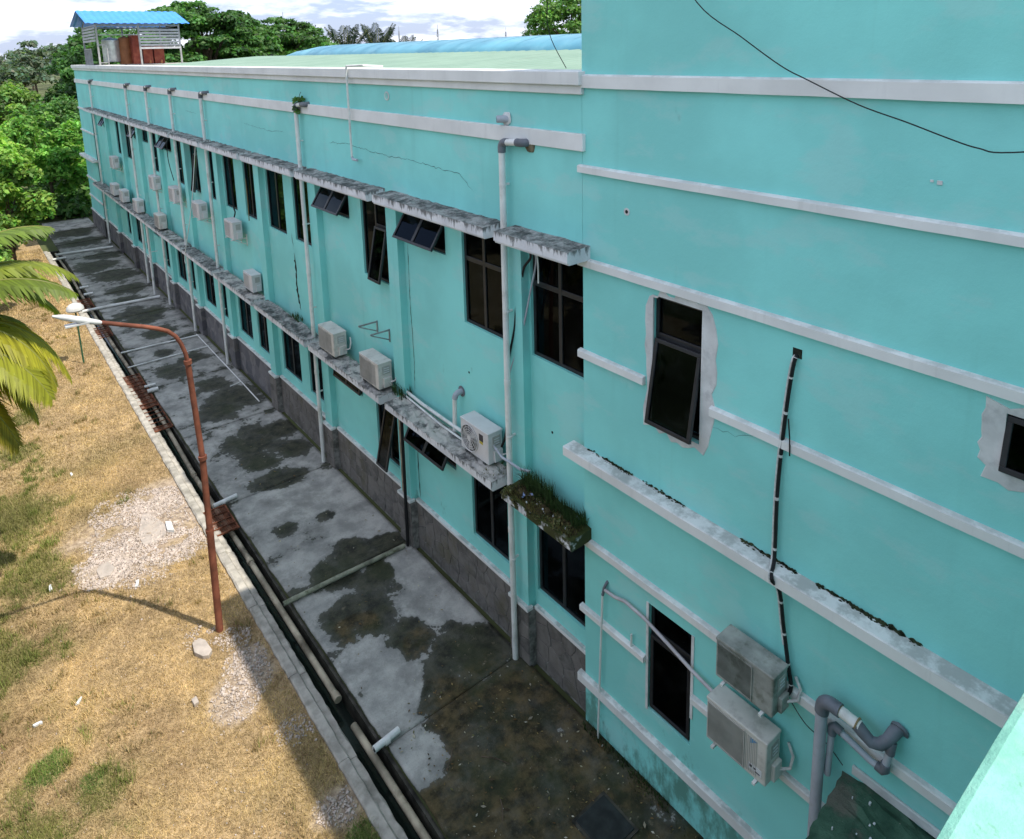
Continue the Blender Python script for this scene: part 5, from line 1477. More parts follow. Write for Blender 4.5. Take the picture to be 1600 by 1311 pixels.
def tree(loc, h, rx, ry, crown_z0, label, n_clumps=40, n_leaves=9000, size=.2, col=(.05, .10, .022), cr=.32, flat=.7, umbrella=False, seed=1, name='broadleaf_tree', group=None, trunk_r=.22, cvar=.25, asym=(0, 0)):
    t = thing(name, loc, label, 'tree', group)
    g = np.random.default_rng(seed)
    L0 = Vector(loc); cs = []; rs = []
    zc = (h + crown_z0) / 2; hz_ = (h - crown_z0) / 2
    for i in range(n_clumps):
        a = g.random() * 2 * math.pi; q = math.sqrt(g.random()) * .92
        if umbrella:
            dome = math.sqrt(max(0, 1 - q * q)); lay = g.random() ** .6
            z = crown_z0 + (h - crown_z0) * dome * (.55 + .40 * lay) * (1 if lay > .3 else .8)
        else:
            z = zc + hz_ * .85 * math.sqrt(max(0, 1 - q * q)) * g.uniform(-1, 1)
        k = cr * g.uniform(.55, 1.25)
        cs.append((q * math.cos(a) * rx + asym[0] * (z - crown_z0) / max(.1, h - crown_z0), q * math.sin(a) * ry + asym[1], z)); rs.append((rx * k, ry * k, max(.25, min(rx, hz_ * 1.5) * k * flat)))
    vol = np.array([r[0] * r[1] for r in rs]); cnt = np.maximum(20, (n_leaves * vol / vol.sum()).astype(int))
    V, F, C = leaves(cs, rs, cnt, size, col, cvar, seed=seed)
    # a few stray sprays beyond the outline
    o = mesh_np('crown', V, F, mLeaf, C, parent=t)
    mb = MB(); top = Vector((asym[0] * .3, asym[1] * .3, crown_z0 + (h - crown_z0) * .35))
    mb.tube([(0, 0, -.1), (.04 * h * .2, .02, crown_z0 * .5), tuple(top * 1.0)], [trunk_r * 1.25, trunk_r, trunk_r * .55], 9)
    for i in range(0, n_clumps, max(1, n_clumps // 12)):
        c = Vector(cs[i]); m = (top * .6 + c * .4) + Vector((0, 0, -.05 * h))
        st = Vector((0, 0, crown_z0 * .8)) if i % 2 else top * .8
        mb.tube([tuple(st), tuple(m), tuple(c)], [trunk_r * .5, trunk_r * .32, trunk_r * .1], 6)
    tr = mb.build('trunk', mBark, None, smooth=True); tr.parent = t
    return t


DK = (.030, .072, .02); MID = (.045, .105, .022); LT = (.105, .185, .035); YG = (.14, .24, .035); BL = (.035, .065, .03)
tree((-4.75, 41.6, 0), 6.7, 1.75, 1.9, .9, 'bright green leafy tree at the far corner of the lawn', 46, 15000, .12, LT, .36, .9, seed=2, trunk_r=.07, cvar=.35)
tree((-6.6, 47, 0), 9.6, 2.2, 2.5, .6, 'tall yellow green feathery tree at the left edge', 44, 13000, .13, (.12, .21, .035), .36, 1.0, seed=3, trunk_r=.12, cvar=.3)
tree((-6.3, 35.0, 0), 4.4, 1.35, 1.6, .2, 'light green bush at the left edge beyond the palm', 30, 9000, .10, (.10, .17, .04), .40, 1.0, seed=51, trunk_r=.05, cvar=.35, name='leafy_bush')
tree((-1.6, 55.0, 0), 7.2, 2.3, 2.0, .5, 'rounded mid green shrub tree behind the bright tree, close to the block end', 50, 13000, .14, (.085, .175, .035), .34, .9, seed=4, trunk_r=.14, cvar=.3)
tree((-3.9, 57, 0), 8.3, 2.4, 2.4, .5, 'pale green acacia like tree between the feathery tree and the rounded one', 50, 12000, .14, (.115, .20, .05), .34, .8, seed=5, trunk_r=.16, cvar=.3)
tree((.8, 60, 0), 8.6, 2.6, 2.4, .6, 'dark green tree pressing against the far end of the block', 50, 11000, .15, (.05, .11, .03), .34, .9, seed=6, trunk_r=.18, cvar=.3)
tree((-3.0, 72, 0), 9.2, 3.2, 3.0, 1.2, 'leafy tree with reddish green top on the left skyline', 50, 9000, .18, (.07, .12, .03), .34, .8, seed=8, trunk_r=.2)
tree((3.6, 66, 0), 12.9, 3.4, 3.2, 3.0, 'dark tall tree left of the roof shed', 60, 13000, .20, DK, .32, .75, seed=7, trunk_r=.26, cvar=.35)
tree((9.5, 76, 0), 12.2, 4.5, 4.2, 3.5, 'dark tree crown showing behind the roof shed', 60, 11000, .24, DK, .32, .6, seed=9, trunk_r=.3)
tree((16.5, 82, 0), 16.6, 8.0, 7.5, 6.0, 'broad umbrella shaped dark tree, highest crown behind the roof', 120, 26000, .24, (.036, .085, .022), .20, .42, True, seed=10, trunk_r=.5, cvar=.4)
tree((25.0, 86, 0), 14.6, 10.5, 7.5, 5.5, 'broad umbrella shaped dark tree sloping down towards the palms', 120, 22000, .26, (.034, .080, .02), .20, .40, True, seed=12, trunk_r=.5, cvar=.4)
tree((8.6, 90, 0), 14.6, 5.5, 5.5, 5.0, 'dark tree filling in behind the highest umbrella crown', 70, 10000, .28, DK, .28, .5, True, seed=13, trunk_r=.4)
tree((80.5, 92, 0), 21.0, 8.5, 8.0, 7.0, 'lighter leafy tree beside the corner block edge', 90, 12000, .30, (.06, .12, .03), .22, .6, True, seed=14, trunk_r=.5, cvar=.4)
# far tree line, leaf colour greyed to put the distance haze in
far_specs = [(2, 170, 13.2, 5), (7.5, 185, 11.5, 6), (12, 210, 15.5, 5), (-2, 220, 16.0, 5), (18, 190, 14.5, 6), (24, 200, 15.0, 6), (3, 300, 14, 9), (20, 310, 14, 9)]
far_lab = ['far tree on the left skyline, nearest of the haze tinted row', 'low far tree beside the nearest haze tinted one', 'tall thin crowned far tree on the left skyline', 'far tree at the extreme left of the skyline', 'far tree just left of the dark tall tree', 'far tree hidden mostly behind the dark tall tree', 'most distant haze tinted tree at the left edge', 'most distant haze tinted tree near the dark tall tree']
for (x, y_, h, r_), lb in zip(far_specs, far_lab):
    i_ = far_specs.index((x, y_, h, r_))
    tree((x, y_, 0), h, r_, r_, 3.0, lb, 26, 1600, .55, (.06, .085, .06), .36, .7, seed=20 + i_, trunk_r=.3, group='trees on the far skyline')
# unseen trees added left of the lawn to darken the window reflections
for i_, (x, y_, h, r_) in enumerate([(-14.5, 10, 7.5, 3.2), (-14, 20, 8.5, 3.6), (-15, 29, 8.0, 3.4), (-13.5, 37, 8.5, 3.2), (-15, 3, 7.0, 3.0)]):
    tree((x, y_, 0), h, r_, r_, .8, ['second', 'third', 'fourth', 'fifth', 'first'][i_] + ' unseen green tree added left of the lawn for the window reflections', 40, 5000, .26, (.04, .085, .025), .36, .9, seed=40 + i_, trunk_r=.2, group='unseen trees added for the window reflections')
# low undergrowth beyond the apron
g_ = np.random.default_rng(5)
cs = [(g_.uniform(-5, 6), g_.uniform(54, 62), g_.uniform(.1, .9)) for _ in range(60)] + [(g_.uniform(-12, -4.6), g_.uniform(46, 56), g_.uniform(.1, 1.2)) for _ in range(40)] + [(g_.uniform(-8, 14), g_.uniform(66, 160), g_.uniform(1, 3)) for _ in range(60)]
rs = [(1.0, 1.0, .9)] * 100 + [(2.5, 3, 2.2)] * 60
V, F, C = leaves(cs, rs, [110] * 100 + [90] * 60, .22, (.035, .075, .02), .35, seed=6)
tag(mesh_np('undergrowth', V, F, mLeaf, C), 'dense low undergrowth beyond the end of the apron', 'undergrowth', kind='stuff')


def frond(mb_lists, base, dirv, length, droop, n=46, leaf=.5, col=(.25, .27, .03), seed=0, stiff=.55):
    """palm frond: arching rachis with two rows of drooping leaflets"""
    g = np.random.default_rng(seed); V, F, C = mb_lists
    d = Vector(dirv).normalized(); p = Vector(base); pts = []
    for i in range(n + 1):
        pts.append(p.copy()); p = p + d * (length / n)
        d = (d + Vector((0, 0, -droop / n * (0.4 + 1.6 * i / n)))).normalized()
    for i in range(3, n):
        t = i / n; a = pts[i]; tg = (pts[i + 1] - pts[i - 1]).normalized()
        side = tg.cross(Vector((0, 0, 1)));
        if side.length < .05: side = Vector((0, 1, 0))
        side.normalize(); upv = side.cross(tg)
        L_ = leaf * math.sin(math.pi * min(.97, .14 + .84 * t)) ** .7 * g.uniform(.85, 1.1)
        for s_ in (-1, 1):
            dr = (side * s_ * .8 + tg * stiff + upv * (.15 - .15 * t) + Vector((0, 0, -.12))).normalized()
            w_ = .024 * (leaf / .5)
            m = a + dr * L_ * .55 + Vector((0, 0, -.05 * L_)); e = a + dr * L_ + Vector((0, 0, -.38 * L_ * g.uniform(.6, 1.3)))
            wv_ = tg * w_; b = len(V)
            V += [tuple(a - wv_ * .5), tuple(a + wv_ * .5), tuple(m + wv_), tuple(m - wv_), tuple(e)]
            F += [(b, b + 1, b + 2, b + 3), (b + 3, b + 2, b + 4, b + 4)]
            k = g.uniform(.7, 1.25); C += [(col[0] * k, col[1] * k, col[2] * k)] * 5
    # rachis as a thin strip tube
    for i in range(n):
        a, c = pts[i], pts[i + 1]; r_ = .022 * (1 - .8 * i / n) * (leaf / .5); tg = (c - a).normalized(); s = tg.cross(Vector((0, 0, 1))).normalized() * r_; u = s.cross(tg).normalized() * r_
        b = len(V); V += [tuple(a + s), tuple(a - u), tuple(a - s), tuple(a + u), tuple(c + s), tuple(c - u), tuple(c - s), tuple(c + u)]
        for k in range(4): F.append((b + k, b + (k + 1) % 4, b + 4 + (k + 1) % 4, b + 4 + k))
        C += [(.30, .30, .08)] * 8


def build_frond(parent, args, name='frond'):
    V, F, C = [], [], []
    frond((V, F, C), **args)
    me = bpy.data.meshes.new(name); me.from_pydata(V, [], [tuple(dict.fromkeys(f)) for f in F])
    ca = me.color_attributes.new('Col', 'FLOAT_COLOR', 'POINT'); ca.data.foreach_set('color', np.concatenate([np.array(C, dtype=np.float32), np.ones((len(C), 1), np.float32)], 1).ravel())
    me.materials.append(mLeaf); me.update()
    o = bpy.data.objects.new(name, me); COL.objects.link(o); o.parent = parent
    return o
PX, PYY, PZ = -7.8, 15.0, 5.75
pm = thing('coconut_palm', (PX, PYY, 0), 'yellow green coconut palm with fronds arching in from the left edge', 'palm')
mb = MB(); mb.tube([(.0, 0, -.1), (-.12, .05, 2.5), (0, 0, PZ - .1)], [.2, .14, .12], 12); tr = mb.build('trunk', mBark, None, smooth=True); tr.parent = pm
fr = [((1, -.05, .30), 3.3, 2.1, (.38, .36, .03)), ((1, .35, .75), 3.2, 1.9, (.20, .26, .035)), ((1, -.25, .85), 3.1, 1.35, (.18, .25, .03)), ((.9, .7, .25), 3.2, 1.5, (.22, .27, .035)), ((.9, -.55, .15), 3.0, 1.5, (.30, .31, .03)),
      ((.9, -.1, -.25), 2.9, 1.6, (.38, .34, .035)), ((.9, .15, .05), 3.0, 2.3, (.34, .33, .03)), ((1, .55, 1.0), 3.3, 1.7, (.26, .29, .035)), ((1, .1, 1.0), 3.3, 1.6, (.24, .29, .035)), ((.9, -.3, .35), 3.1, 2.2, (.36, .34, .03)), ((.8, -.4, -.5), 2.8, 1.2, (.36, .30, .04)), ((.85, .35, -.2), 3.0, 1.9, (.30, .32, .03)), ((.9, .1, 1.3), 3.2, 1.3, (.14, .21, .03)), ((.75, .9, .9), 3.2, 1.4, (.15, .22, .03)), ((-.8, .5, .7), 3.2, 1.5, (.18, .24, .03)), ((-.6, -.7, .6), 3.2, 1.6, (.18, .24, .03)), ((-1, -.1, .9), 3.1, 1.4, (.16, .22, .03)), ((0, 1, .7), 3.2, 1.5, (.18, .24, .03)), ((.1, -1, .8), 3.2, 1.5, (.18, .24, .03)), ((0.1, .1, 1), 2.6, .8, (.16, .24, .03))]
for i, (d_, l_, dr_, c_) in enumerate(fr):
    build_frond(pm, dict(base=(0, 0, PZ), dirv=d_, length=l_, droop=dr_, leaf=.72, col=c_, seed=60 + i, n=84))
# palms behind the roof
for k, (x, y_, hh, lb) in enumerate([(36.0, 88, 9.0, 'dark feathery palm top behind the blue ridge light, left one'), (40.6, 88, 9.2, 'dark feathery palm top behind the blue ridge light, right one'), (44.6, 89, 7.6, 'low dark palm tips at the right end of the palm pair')]):
    t = thing('nipa_palm', (x, y_, 0), lb, 'palm', 'palms behind the roof')
    mb = MB(); mb.tube([(0, 0, -.1), (.1, 0, hh)], [.25, .16], 8); tr = mb.build('trunk', mBark, None); tr.parent = t
    for i in range(10):
        a = 2 * math.pi * i / 10 + k
        build_frond(t, dict(base=(0, 0, hh), dirv=(math.cos(a) * .55, math.sin(a) * .55, 1.0 + .3 * (i % 3)), length=5.4, droop=.55, leaf=1.5, col=(.016, .035, .018), seed=100 + 20 * k + i, n=26, stiff=.8))

# ---- grass blades on the lawn
def blades(n, x0, x1, y0, y1, hmin, hmax, wd, seed):
    g = np.random.default_rng(seed)
    x = g.uniform(x0, x1, n); y_ = g.uniform(y0, y1, n)
    c, gr, br, pl = lawn_col(x, y_)
    keep = (g.random(n) > pl * 1.25) & (g.random(n) > .45 * br * (gr < .3)) & (g.random(n) < .35 + 1.3 * fbm(x * 2.2 + 8, y_ * 2.2, 3))
    x, y_, c, gr = x[keep], y_[keep], c[keep], gr[keep]; n = len(x)
    z = lawn_z(x, y_)
    h = g.uniform(hmin, hmax, n) * (1 + 1.1 * gr); a = g.random(n) * 2 * math.pi; lean = g.uniform(.2, 1.6, n)
    wx, wy = np.cos(a + 1.57) * wd, np.sin(a + 1.57) * wd
    b0 = np.stack([x - wx, y_ - wy, z - .004], 1); b1 = np.stack([x + wx, y_ + wy, z - .004], 1)
    tp = np.stack([x + np.cos(a) * h * lean, y_ + np.sin(a) * h * lean, z + h * np.clip(1.25 - .55 * lean, .25, 1)], 1)
    V = np.stack([b0, b1, tp], 1).reshape(-1, 3); F = np.arange(3 * n).reshape(-1, 3)
    lum = g.uniform(.55, 1.5, n)[:, None]; cc_ = c * lum
    gm = (gr > .3) & (g.random(n) < .75); cc_[gm] = np.where(blobs(x, y_, LUSH)[gm][:, None] > .05, np.array([[.13, .20, .045]]), np.array([[.24, .23, .075]])) * lum[gm]
    return V, F, np.repeat(np.clip(cc_, 0, .9), 3, 0)
Vs, Fs, Cs = [], [], []; off = 0
for (n, b, h0, h1, wd, sd) in ((150000, (-8.6, -3.30, 6.0, 13.5), .025, .07, .0045, 1), (80000, (-8.4, -3.30, 13.5, 20), .03, .08, .006, 2), (50000, (-8.0, -3.30, 20, 30), .035, .09, .009, 3), (30000, (-7.5, -3.30, 30, 46), .05, .12, .014, 4)):
    V, F, C = blades(n, *b, h0, h1, wd, sd); Vs.append(V); Fs.append(F + off); Cs.append(C); off += len(V)
g = np.random.default_rng(77)
nc_ = 1500; cx_ = g.uniform(-8.4, -3.35, nc_); cy_ = 6.5 + 34 * g.random(nc_) ** 1.5
kc = fbm(cx_ * .9 + 31, cy_ * .9, 3) + .25 * (cx_ < -5.6) > .50; cx_, cy_ = cx_[kc], cy_[kc]
nb = 34; x = np.repeat(cx_, nb) + g.normal(0, .05, len(cx_) * nb); y_ = np.repeat(cy_, nb) + g.normal(0, .05, len(cx_) * nb); n = len(x)
c, gr, br, pl = lawn_col(x, y_); a_ = g.random(n) * 6.283; ln = g.uniform(.1, .9, n); h = np.repeat(g.uniform(.05, .15, len(cx_)), nb) * g.uniform(.6, 1.2, n)
kp = (pl < .3) & (x < -3.34); x, y_, c, gr, a_, ln, h = x[kp], y_[kp], c[kp], gr[kp], a_[kp], ln[kp], h[kp]; n = len(x)
wd_ = .004 + .0004 * (y_ - 6); z = lawn_z(x, y_); wx, wy = -np.sin(a_) * wd_, np.cos(a_) * wd_
V = np.stack([np.stack([x - wx, y_ - wy, z], 1), np.stack([x + wx, y_ + wy, z], 1), np.stack([x + np.cos(a_) * h * ln, y_ + np.sin(a_) * h * ln, z + h], 1)], 1).reshape(-1, 3)
cc_ = c * g.uniform(.6, 1.35, n)[:, None]; gg = (gr > .2) | (g.random(n) < .12); cc_[gg] = np.array([[.20, .23, .06]]) * g.uniform(.6, 1.4, (gg.sum(), 1))
Vs.append(V); Fs.append(np.arange(3 * n).reshape(-1, 3) + off); Cs.append(np.repeat(cc_, 3, 0))
tag(mesh_np('grass', np.concatenate(Vs), np.concatenate(Fs), mBlade, np.concatenate(Cs)), 'dry straw coloured grass with green tufts over the lawn', 'grass', kind='stuff')

# ---- rubble
def pebbles(n, lst, smin, smax, seed, spread=1.0):
    g = np.random.default_rng(seed); V, F = [], []
    oc = np.array([[1, 0, 0], [-1, 0, 0], [0, 1, 0], [0, -1, 0], [0, 0, 1], [0, 0, -1]], float)
    of = np.array([[0, 2, 4], [2, 1, 4], [1, 3, 4], [3, 0, 4], [2, 0, 5], [1, 2, 5], [3, 1, 5], [0, 3, 5]])
    k = 0
    for _ in range(n):
        cx, cy, r_ = lst[g.integers(len(lst))]; a = g.random() * 6.28; q = r_ * spread * g.random() ** .6
        x, y_ = cx + q * math.cos(a), cy + q * math.sin(a)
        if x > -3.32: continue
        if fbm(np.array([x * 2.3 + 3]), np.array([y_ * 2.3]), 4)[0] < .40: continue
        s = g.uniform(smin, smax) * (1 if g.random() < .93 else 1.9)
        R_ = np.array(Matrix.Rotation(g.random() * 6.28, 3, Vector(g.normal(size=3)).normalized()))
        v = (oc * g.uniform(.6, 1.3, (6, 1)) * np.array([1, .8, .55])) @ R_.T * s + np.array([x, y_, 0])
        V.append(v); F.append(of + 6 * k); k += 1
    V = np.concatenate(V); V[:, 2] += lawn_z(V[:, 0], V[:, 1]) + .008
    return V, np.concatenate(F)
V1, F1 = pebbles(13000, [(-4.2, 15.9, 1.3), (-4.9, 15.6, .8), (-3.75, 17.0, .6), (-3.7, 15.0, .7), (-4.4, 15.2, 1.0), (-4.4, 17.2, .8), (-5.2, 15.2, .5)], .008, .036, 1)
V2, F2 = pebbles(2600, [(-3.85, 10.8, .45), (-3.7, 11.2, .35), (-4.1, 10.5, .4), (-3.7, 11.8, .3), (-3.55, 9.4, .3), (-3.5, 8.0, .35), (-4.1, 12.2, .35)], .008, .03, 2)
V3, F3 = pebbles(500, [(-5.2, 11.5, 2.2), (-5, 14, 2), (-4.5, 9, 1.2)], .008, .022, 3)
V = np.concatenate([V1, V2, V3]); F = np.concatenate([F1, F2 + len(V1), F3 + len(V1) + len(V2)])
tag(mesh_np('rubble', V, F, mRubble), 'pale broken rubble strewn over the dry lawn beside the drain', 'rubble', kind='stuff')
def chunk(pts, z0, h, label, m=mSlabPale, nm='concrete_chunk'):
    cx = sum(p[0] for p in pts) / len(pts); cy = sum(p[1] for p in pts) / len(pts); n = len(pts)
    z0 = float(lawn_z(np.array([cx]), np.array([cy]))[0]) + z0
    mb = MB(); mb.add([(x, y_, z0 - .03) for x, y_ in pts] + [(x, y_, z0 + h + random.uniform(-.008, .008)) for x, y_ in pts] + [(cx, cy, z0 + h + .008)], [(k, (k + 1) % n, n + (k + 1) % n, n + k) for k in range(n)] + [(n + k, n + (k + 1) % n, 2 * n) for k in range(n)])
    t = thing(nm, (cx, cy, 0), label, 'rubble'); part(mb, 'chunk', m, t, bevel=.01)
chunk([(-4.2, 16.7), (-4.08, 16.75), (-3.93, 16.3), (-3.86, 15.9), (-3.95, 15.62), (-4.2, 15.5), (-4.40, 15.6), (-4.42, 16.0), (-4.3, 16.4)], -.02, .035, 'flat pale cement slab lying in the middle of the rubble patch')
chunk([(-3.86, 16.05), (-3.76, 15.95), (-3.78, 15.6), (-3.9, 15.7)], .03, .05, 'white plastic scrap on the edge of the cement slab', simple('white_scrap', (.75, .75, .73), .6), 'plastic_scrap')
chunk([(-4.33, 12.1), (-4.2, 12.12), (-4.13, 12.02), (-4.10, 11.72), (-4.18, 11.64), (-4.27, 11.68), (-4.36, 11.85)], .0, .08, 'pinkish stone block beside the lamp post foot')
chunk([(-5.32, 15.35), (-5.2, 15.5), (-5.08, 15.48), (-5.0, 15.2), (-5.12, 15.02), (-5.3, 15.05)], -.01, .05, 'pale cement lump at the left end of the rubble patch')
chunk([(-4.65, 10.95), (-4.57, 10.97), (-4.56, 10.84), (-4.64, 10.82)], .0, .06, 'small white stone on the lawn above the brown patch')
mScrap = simple('paper_scrap', (.68, .70, .72), .7)
for (x, y_, r_, lb) in ((-6.05, 12.15, .08, 'white paper scrap on the lawn, right one of the lower two'), (-6.62, 12.1, .07, 'white stick like scrap on the lawn, left one of the lower two'), (-6.1, 15.4, .09, 'white scrap in the greener grass below the rubble patch'), (-4.75, 14.4, .10, 'thin pale wood piece lying below the rubble patch'), (-5.2, 19.7, .08, 'white scrap on the dry lawn above the rubble patch')):
    a = random.random() * 3; chunk([(x + r_ * math.cos(a + q) * f_, y_ + r_ * math.sin(a + q) * f_) for q, f_ in ((0, 1), (.5, .8), (3.0, 1), (3.7, .8))], .035, .012, lb, mScrap, 'scrap')

# ---- soil, grass and litter on the near lower hood
hw = thing('hood_weeds', (-.2, 7.4, 3.38), 'clump of grass, soil and litter growing on the nearest lower hood', 'weeds')
me = bmesh.new(); rows = []
for i in range(27):
    row = []
    for j in range(9):
        xx = -.405 + .40 * j / 8; yy = 6.60 + 1.5 * i / 26
        e = min(1, j / 2, i / 2, (26 - i) / 2)
        row.append(me.verts.new((xx, yy, 3.355 + e * (.03 + .07 * j / 8 + random.uniform(-.02, .03)))))
    rows.append(row)
for i in range(26):
    for j in range(8): me.faces.new((rows[i][j], rows[i][j + 1], rows[i + 1][j + 1], rows[i + 1][j]))
bmesh.ops.recalc_face_normals(me, faces=me.faces)
q = bpy.data.meshes.new('soil'); me.to_mesh(q); me.free(); q.materials.append(mSoil); q.transform(Matrix.Translation((.2, -7.4, -3.38)))
o = bpy.data.objects.new('soil', q); COL.objects.link(o); o.parent = hw
def tuft(n, box, h0, h1, wd, col, seed, lx=-.3):
    g = np.random.default_rng(seed); x = g.uniform(box[0], box[1], n); y_ = g.uniform(box[2], box[3], n)
    den = fbm(x * 9, y_ * 4 + seed, 3); k = den > .42; x, y_ = x[k], y_[k]; n = len(x)
    h = g.uniform(h0, h1, n); a = g.normal(0, 1.1, n); ln = g.uniform(.1, .9, n)
    wx, wy = np.sin(a) * wd, np.cos(a) * wd
    b0 = np.stack([x - wx, y_ - wy, np.full(n, box[4])], 1); b1 = np.stack([x + wx, y_ + wy, np.full(n, box[4])], 1)
    dx = (lx + .25 * g.normal(size=n)) * ln; dy = .5 * g.normal(size=n) * ln
    m0 = np.stack([x + dx * h * .4 - wx * .8, y_ + dy * h * .4 - wy * .8, box[4] + h * .6], 1); m1 = np.stack([x + dx * h * .4 + wx * .8, y_ + dy * h * .4 + wy * .8, box[4] + h * .6], 1)
    tp = np.stack([x + dx * h, y_ + dy * h, box[4] + h * np.clip(1.1 - .4 * ln, .4, 1)], 1)
    V = np.stack([b0, b1, m0, m1, tp], 1).reshape(-1, 3); b = (np.arange(n) * 5)[:, None]
    F = np.concatenate([b + np.array([[0, 1, 3]]), b + np.array([[0, 3, 2]]), b + np.array([[2, 3, 4]])])
    C = np.repeat(np.array(col)[None] * g.uniform(.5, 1.5, (n, 1)), 5, 0)
    return V, F, C
def join(ls):
    off = 0; A, B, D = [], [], []
    for V, F, C in ls: A.append(V); B.append(F + off); D.append(C); off += len(V)
    return np.concatenate(A), np.concatenate(B), np.concatenate(D)
V, F, C = join([tuft(1500, (-.22, -.01, 6.62, 8.0, 3.42), .05, .24, .005, (.05, .085, .028), 1), tuft(900, (-.42, -.1, 6.6, 8.05, 3.38), .03, .12, .005, (.16, .14, .055), 2, -.6), tuft(420, (-.14, .0, 7.3, 8.0, 3.42), .16, .42, .005, (.06, .10, .035), 3), tuft(260, (-.12, .0, 6.65, 7.1, 3.42), .1, .30, .005, (.045, .08, .03), 4)])
V = V - np.array([-.2, 7.4, 3.38]); tag(mesh_np('grass', V, F, mBlade, C, parent=hw), kind='stuff')
g_ = np.random.default_rng(8)
cs = [(g_.uniform(-.40, -.02), g_.uniform(6.65, 8.05), 3.40 + g_.uniform(-.02, .06)) for _ in range(26)] + [(-.43, g_.uniform(6.9, 8.1), 3.33) for _ in range(7)]
V2_, F2_, C2_ = leaves(cs, [(.07, .10, .05)] * 26 + [(.02, .09, .06)] * 7, [46] * 33, .017, (.055, .055, .022), .5, seed=14)
tag(mesh_np('ground_cover', V2_ - np.array([-.2, 7.4, 3.38]), F2_, mLeaf, C2_, parent=hw), kind='stuff')
for (x, y_, lb) in ((-.22, 7.62, 0), (-.33, 7.70, 0), (-.08, 6.75, 0)):
    mb = MB(); s_ = .05; vs_ = [(x + random.uniform(-s_, s_), y_ + random.uniform(-s_ * 1.4, s_ * 1.4), 3.43 + random.uniform(0, .05)) for _ in range(6)]
    mb.add(vs_, [(0, 1, 2), (1, 2, 3), (2, 3, 4), (3, 4, 5), (0, 2, 5)]); part(mb, 'plastic_scrap', simple('blue_grey_plastic', (.24, .30, .50), .5), hw)
mb = MB()
for i in range(26):
    x, y_, s_ = random.uniform(-.38, -.05), random.uniform(6.7, 7.8), random.uniform(.006, .016); mb.box(x, x + s_, y_, y_ + s_ * 1.5, 3.41, 3.42 + s_)
tag(part(mb, 'litter', mPaper, hw), kind='stuff')
# weeds elsewhere on the hoods and against the wall foot
def weeds(nm, parts_, label, loc):
    t = thing(nm, loc, label, 'weeds'); V, F, C = join(parts_); mesh_np('leaf_blades', V - np.array(loc), F, mBlade, C, parent=t)
weeds('weed_tuft', [tuft(260, (-.12, .14, 11.75, 12.3, 3.36), .08, .34, .006, (.04, .08, .03), 7), tuft(60, (-.3, .1, 11.8, 12.2, 3.36), .04, .12, .006, (.12, .13, .04), 8)], 'spiky dark tuft of weeds behind the nearer paired condenser', (0, 12, 3.36))
weeds('weed_tuft', [tuft(160, (-.38, .1, 8.45, 8.8, 3.35), .02, .07, .006, (.09, .10, .02), 9)], 'low moss and weeds at the near end of the fan condenser hood', (-.2, 8.6, 3.35))
weeds('weed_tuft', [tuft(120, (-.05, .14, 17.2, 17.8, 3.35), .06, .2, .007, (.05, .09, .03), 11)], 'small weeds on the lower hood below the black streak', (0, 17.5, 3.35))
weeds('wall_foot_weeds', [tuft(420, (-.14, -.02, 5.0, 6.68, .0), .02, .11, .006, (.05, .075, .03), 12), tuft(240, (-.3, -.05, 4.2, 6.4, .0), .01, .06, .006, (.09, .08, .04), 13)], 'straggly moss and weeds along the foot of the corner block', (-.1, 6, 0))
pl = thing('pipe_plant', (-.12, 15.9, 9.1), 'small leafy plant growing on the top elbow of a drainpipe', 'plant')
V, F, C = leaves([(0, 0, .04), (-.03, .1, -.12), (.02, -.14, .08), (0, .02, -.22)], [(.12, .15, .1), (.08, .07, .1), (.1, .12, .08), (.06, .05, .08)], [45, 26, 34, 16], .05, (.035, .075, .02), .5, seed=9)
mesh_np('leaves', V, F, mLeaf, C, parent=pl)
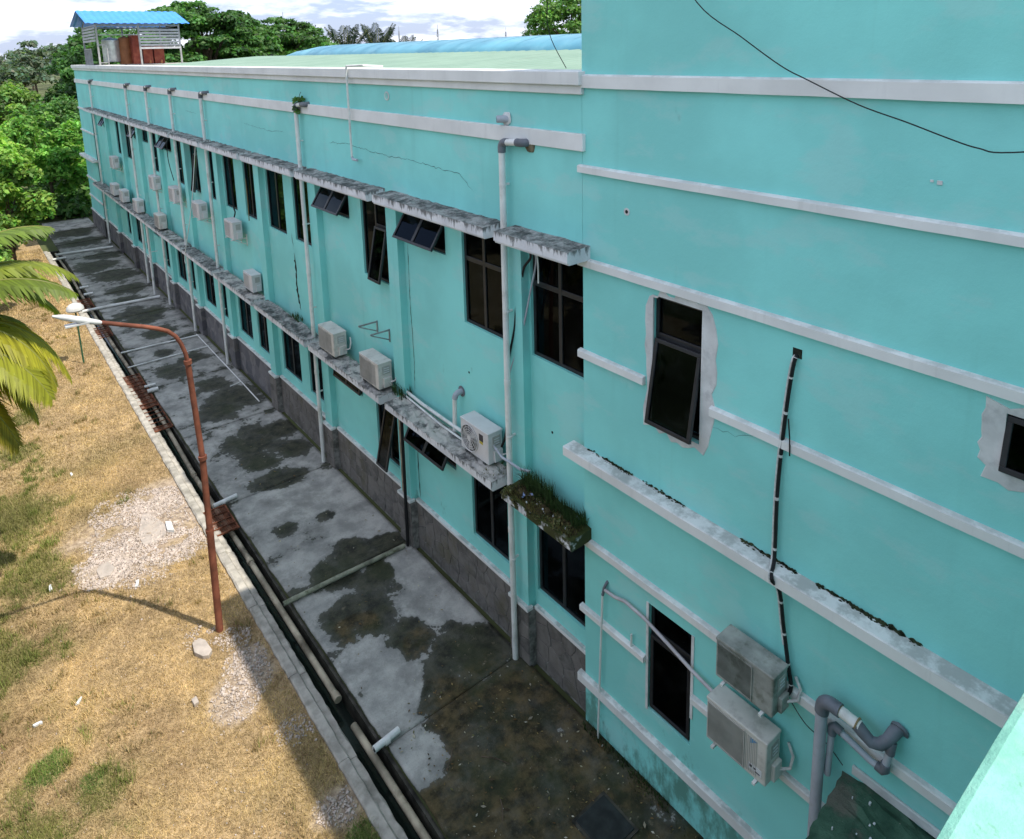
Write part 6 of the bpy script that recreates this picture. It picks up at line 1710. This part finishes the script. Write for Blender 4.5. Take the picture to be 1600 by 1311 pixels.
mb = MB(); mb.tube([(-.1, 15.95, 9.1), (-.1, 15.8, 9.3), (-.1, 15.72, 9.36)], .006, 5); mb.tube([(-.1, 15.9, 9.1), (-.12, 16.02, 8.9)], .006, 5); part(mb, 'stem', mBark, pl)

# ---- leaf litter, twigs and flakes on the mossy apron
g = np.random.default_rng(321); n = 1500
x = g.uniform(-2.5, -.08, n); y_ = np.where(g.random(n) < .75, g.uniform(3.6, 8.6, n), g.uniform(8.6, 20, n))
kp = g.random(n) < .25 + 1.2 * (fbm(x * 2 + 4, y_ * 2, 3) - .35); x, y_ = x[kp], y_[kp]; n = len(x)
a_ = g.random(n) * 6.28; sz = g.uniform(.008, .028, n) * np.where(g.random(n) < .1, 1.8, 1); t_ = np.stack([np.cos(a_), np.sin(a_), g.normal(0, .15, n)], 1) * sz[:, None]; b_ = np.stack([-np.sin(a_), np.cos(a_), g.normal(0, .25, n)], 1) * (sz * .45)[:, None]
p = np.stack([x, y_, .018 + .008 * g.random(n)], 1)
V = np.stack([p - t_, p + b_, p + t_, p - b_], 1).reshape(-1, 3)
pal = np.array([[.20, .12, .05], [.30, .22, .10], [.10, .07, .04], [.42, .38, .30], [.16, .15, .06], [.55, .52, .46]])
C = np.repeat(pal[g.integers(0, 6, n)] * g.uniform(.6, 1.2, (n, 1)), 4, 0)
tag(mesh_np('leaf_litter', V, np.arange(4 * n).reshape(-1, 4), mBlade, C), 'fallen leaves and flakes scattered over the mossy apron', 'leaf litter', kind='stuff')
for i, (x0, y0, x1, y1, lb) in enumerate(((-1.9, 6.35, -1.75, 6.6, 'short pale twig on the moss near the inspection cover'), (-1.35, 6.9, -1.6, 7.25, 'crooked dry twig on the moss before the nearest drainpipe'), (-2.1, 7.4, -1.85, 7.62, 'dry twig on the moss close to the clean pipe end'))):
    t = thing('twig', (x0, y0, 0), lb, 'twig'); mb = MB(); mb.tube([(x0, y0, .02), ((x0 + x1) / 2 + .02, (y0 + y1) / 2, .035), (x1, y1, .022)], .007, 5); part(mb, 'stem', mBark, t)
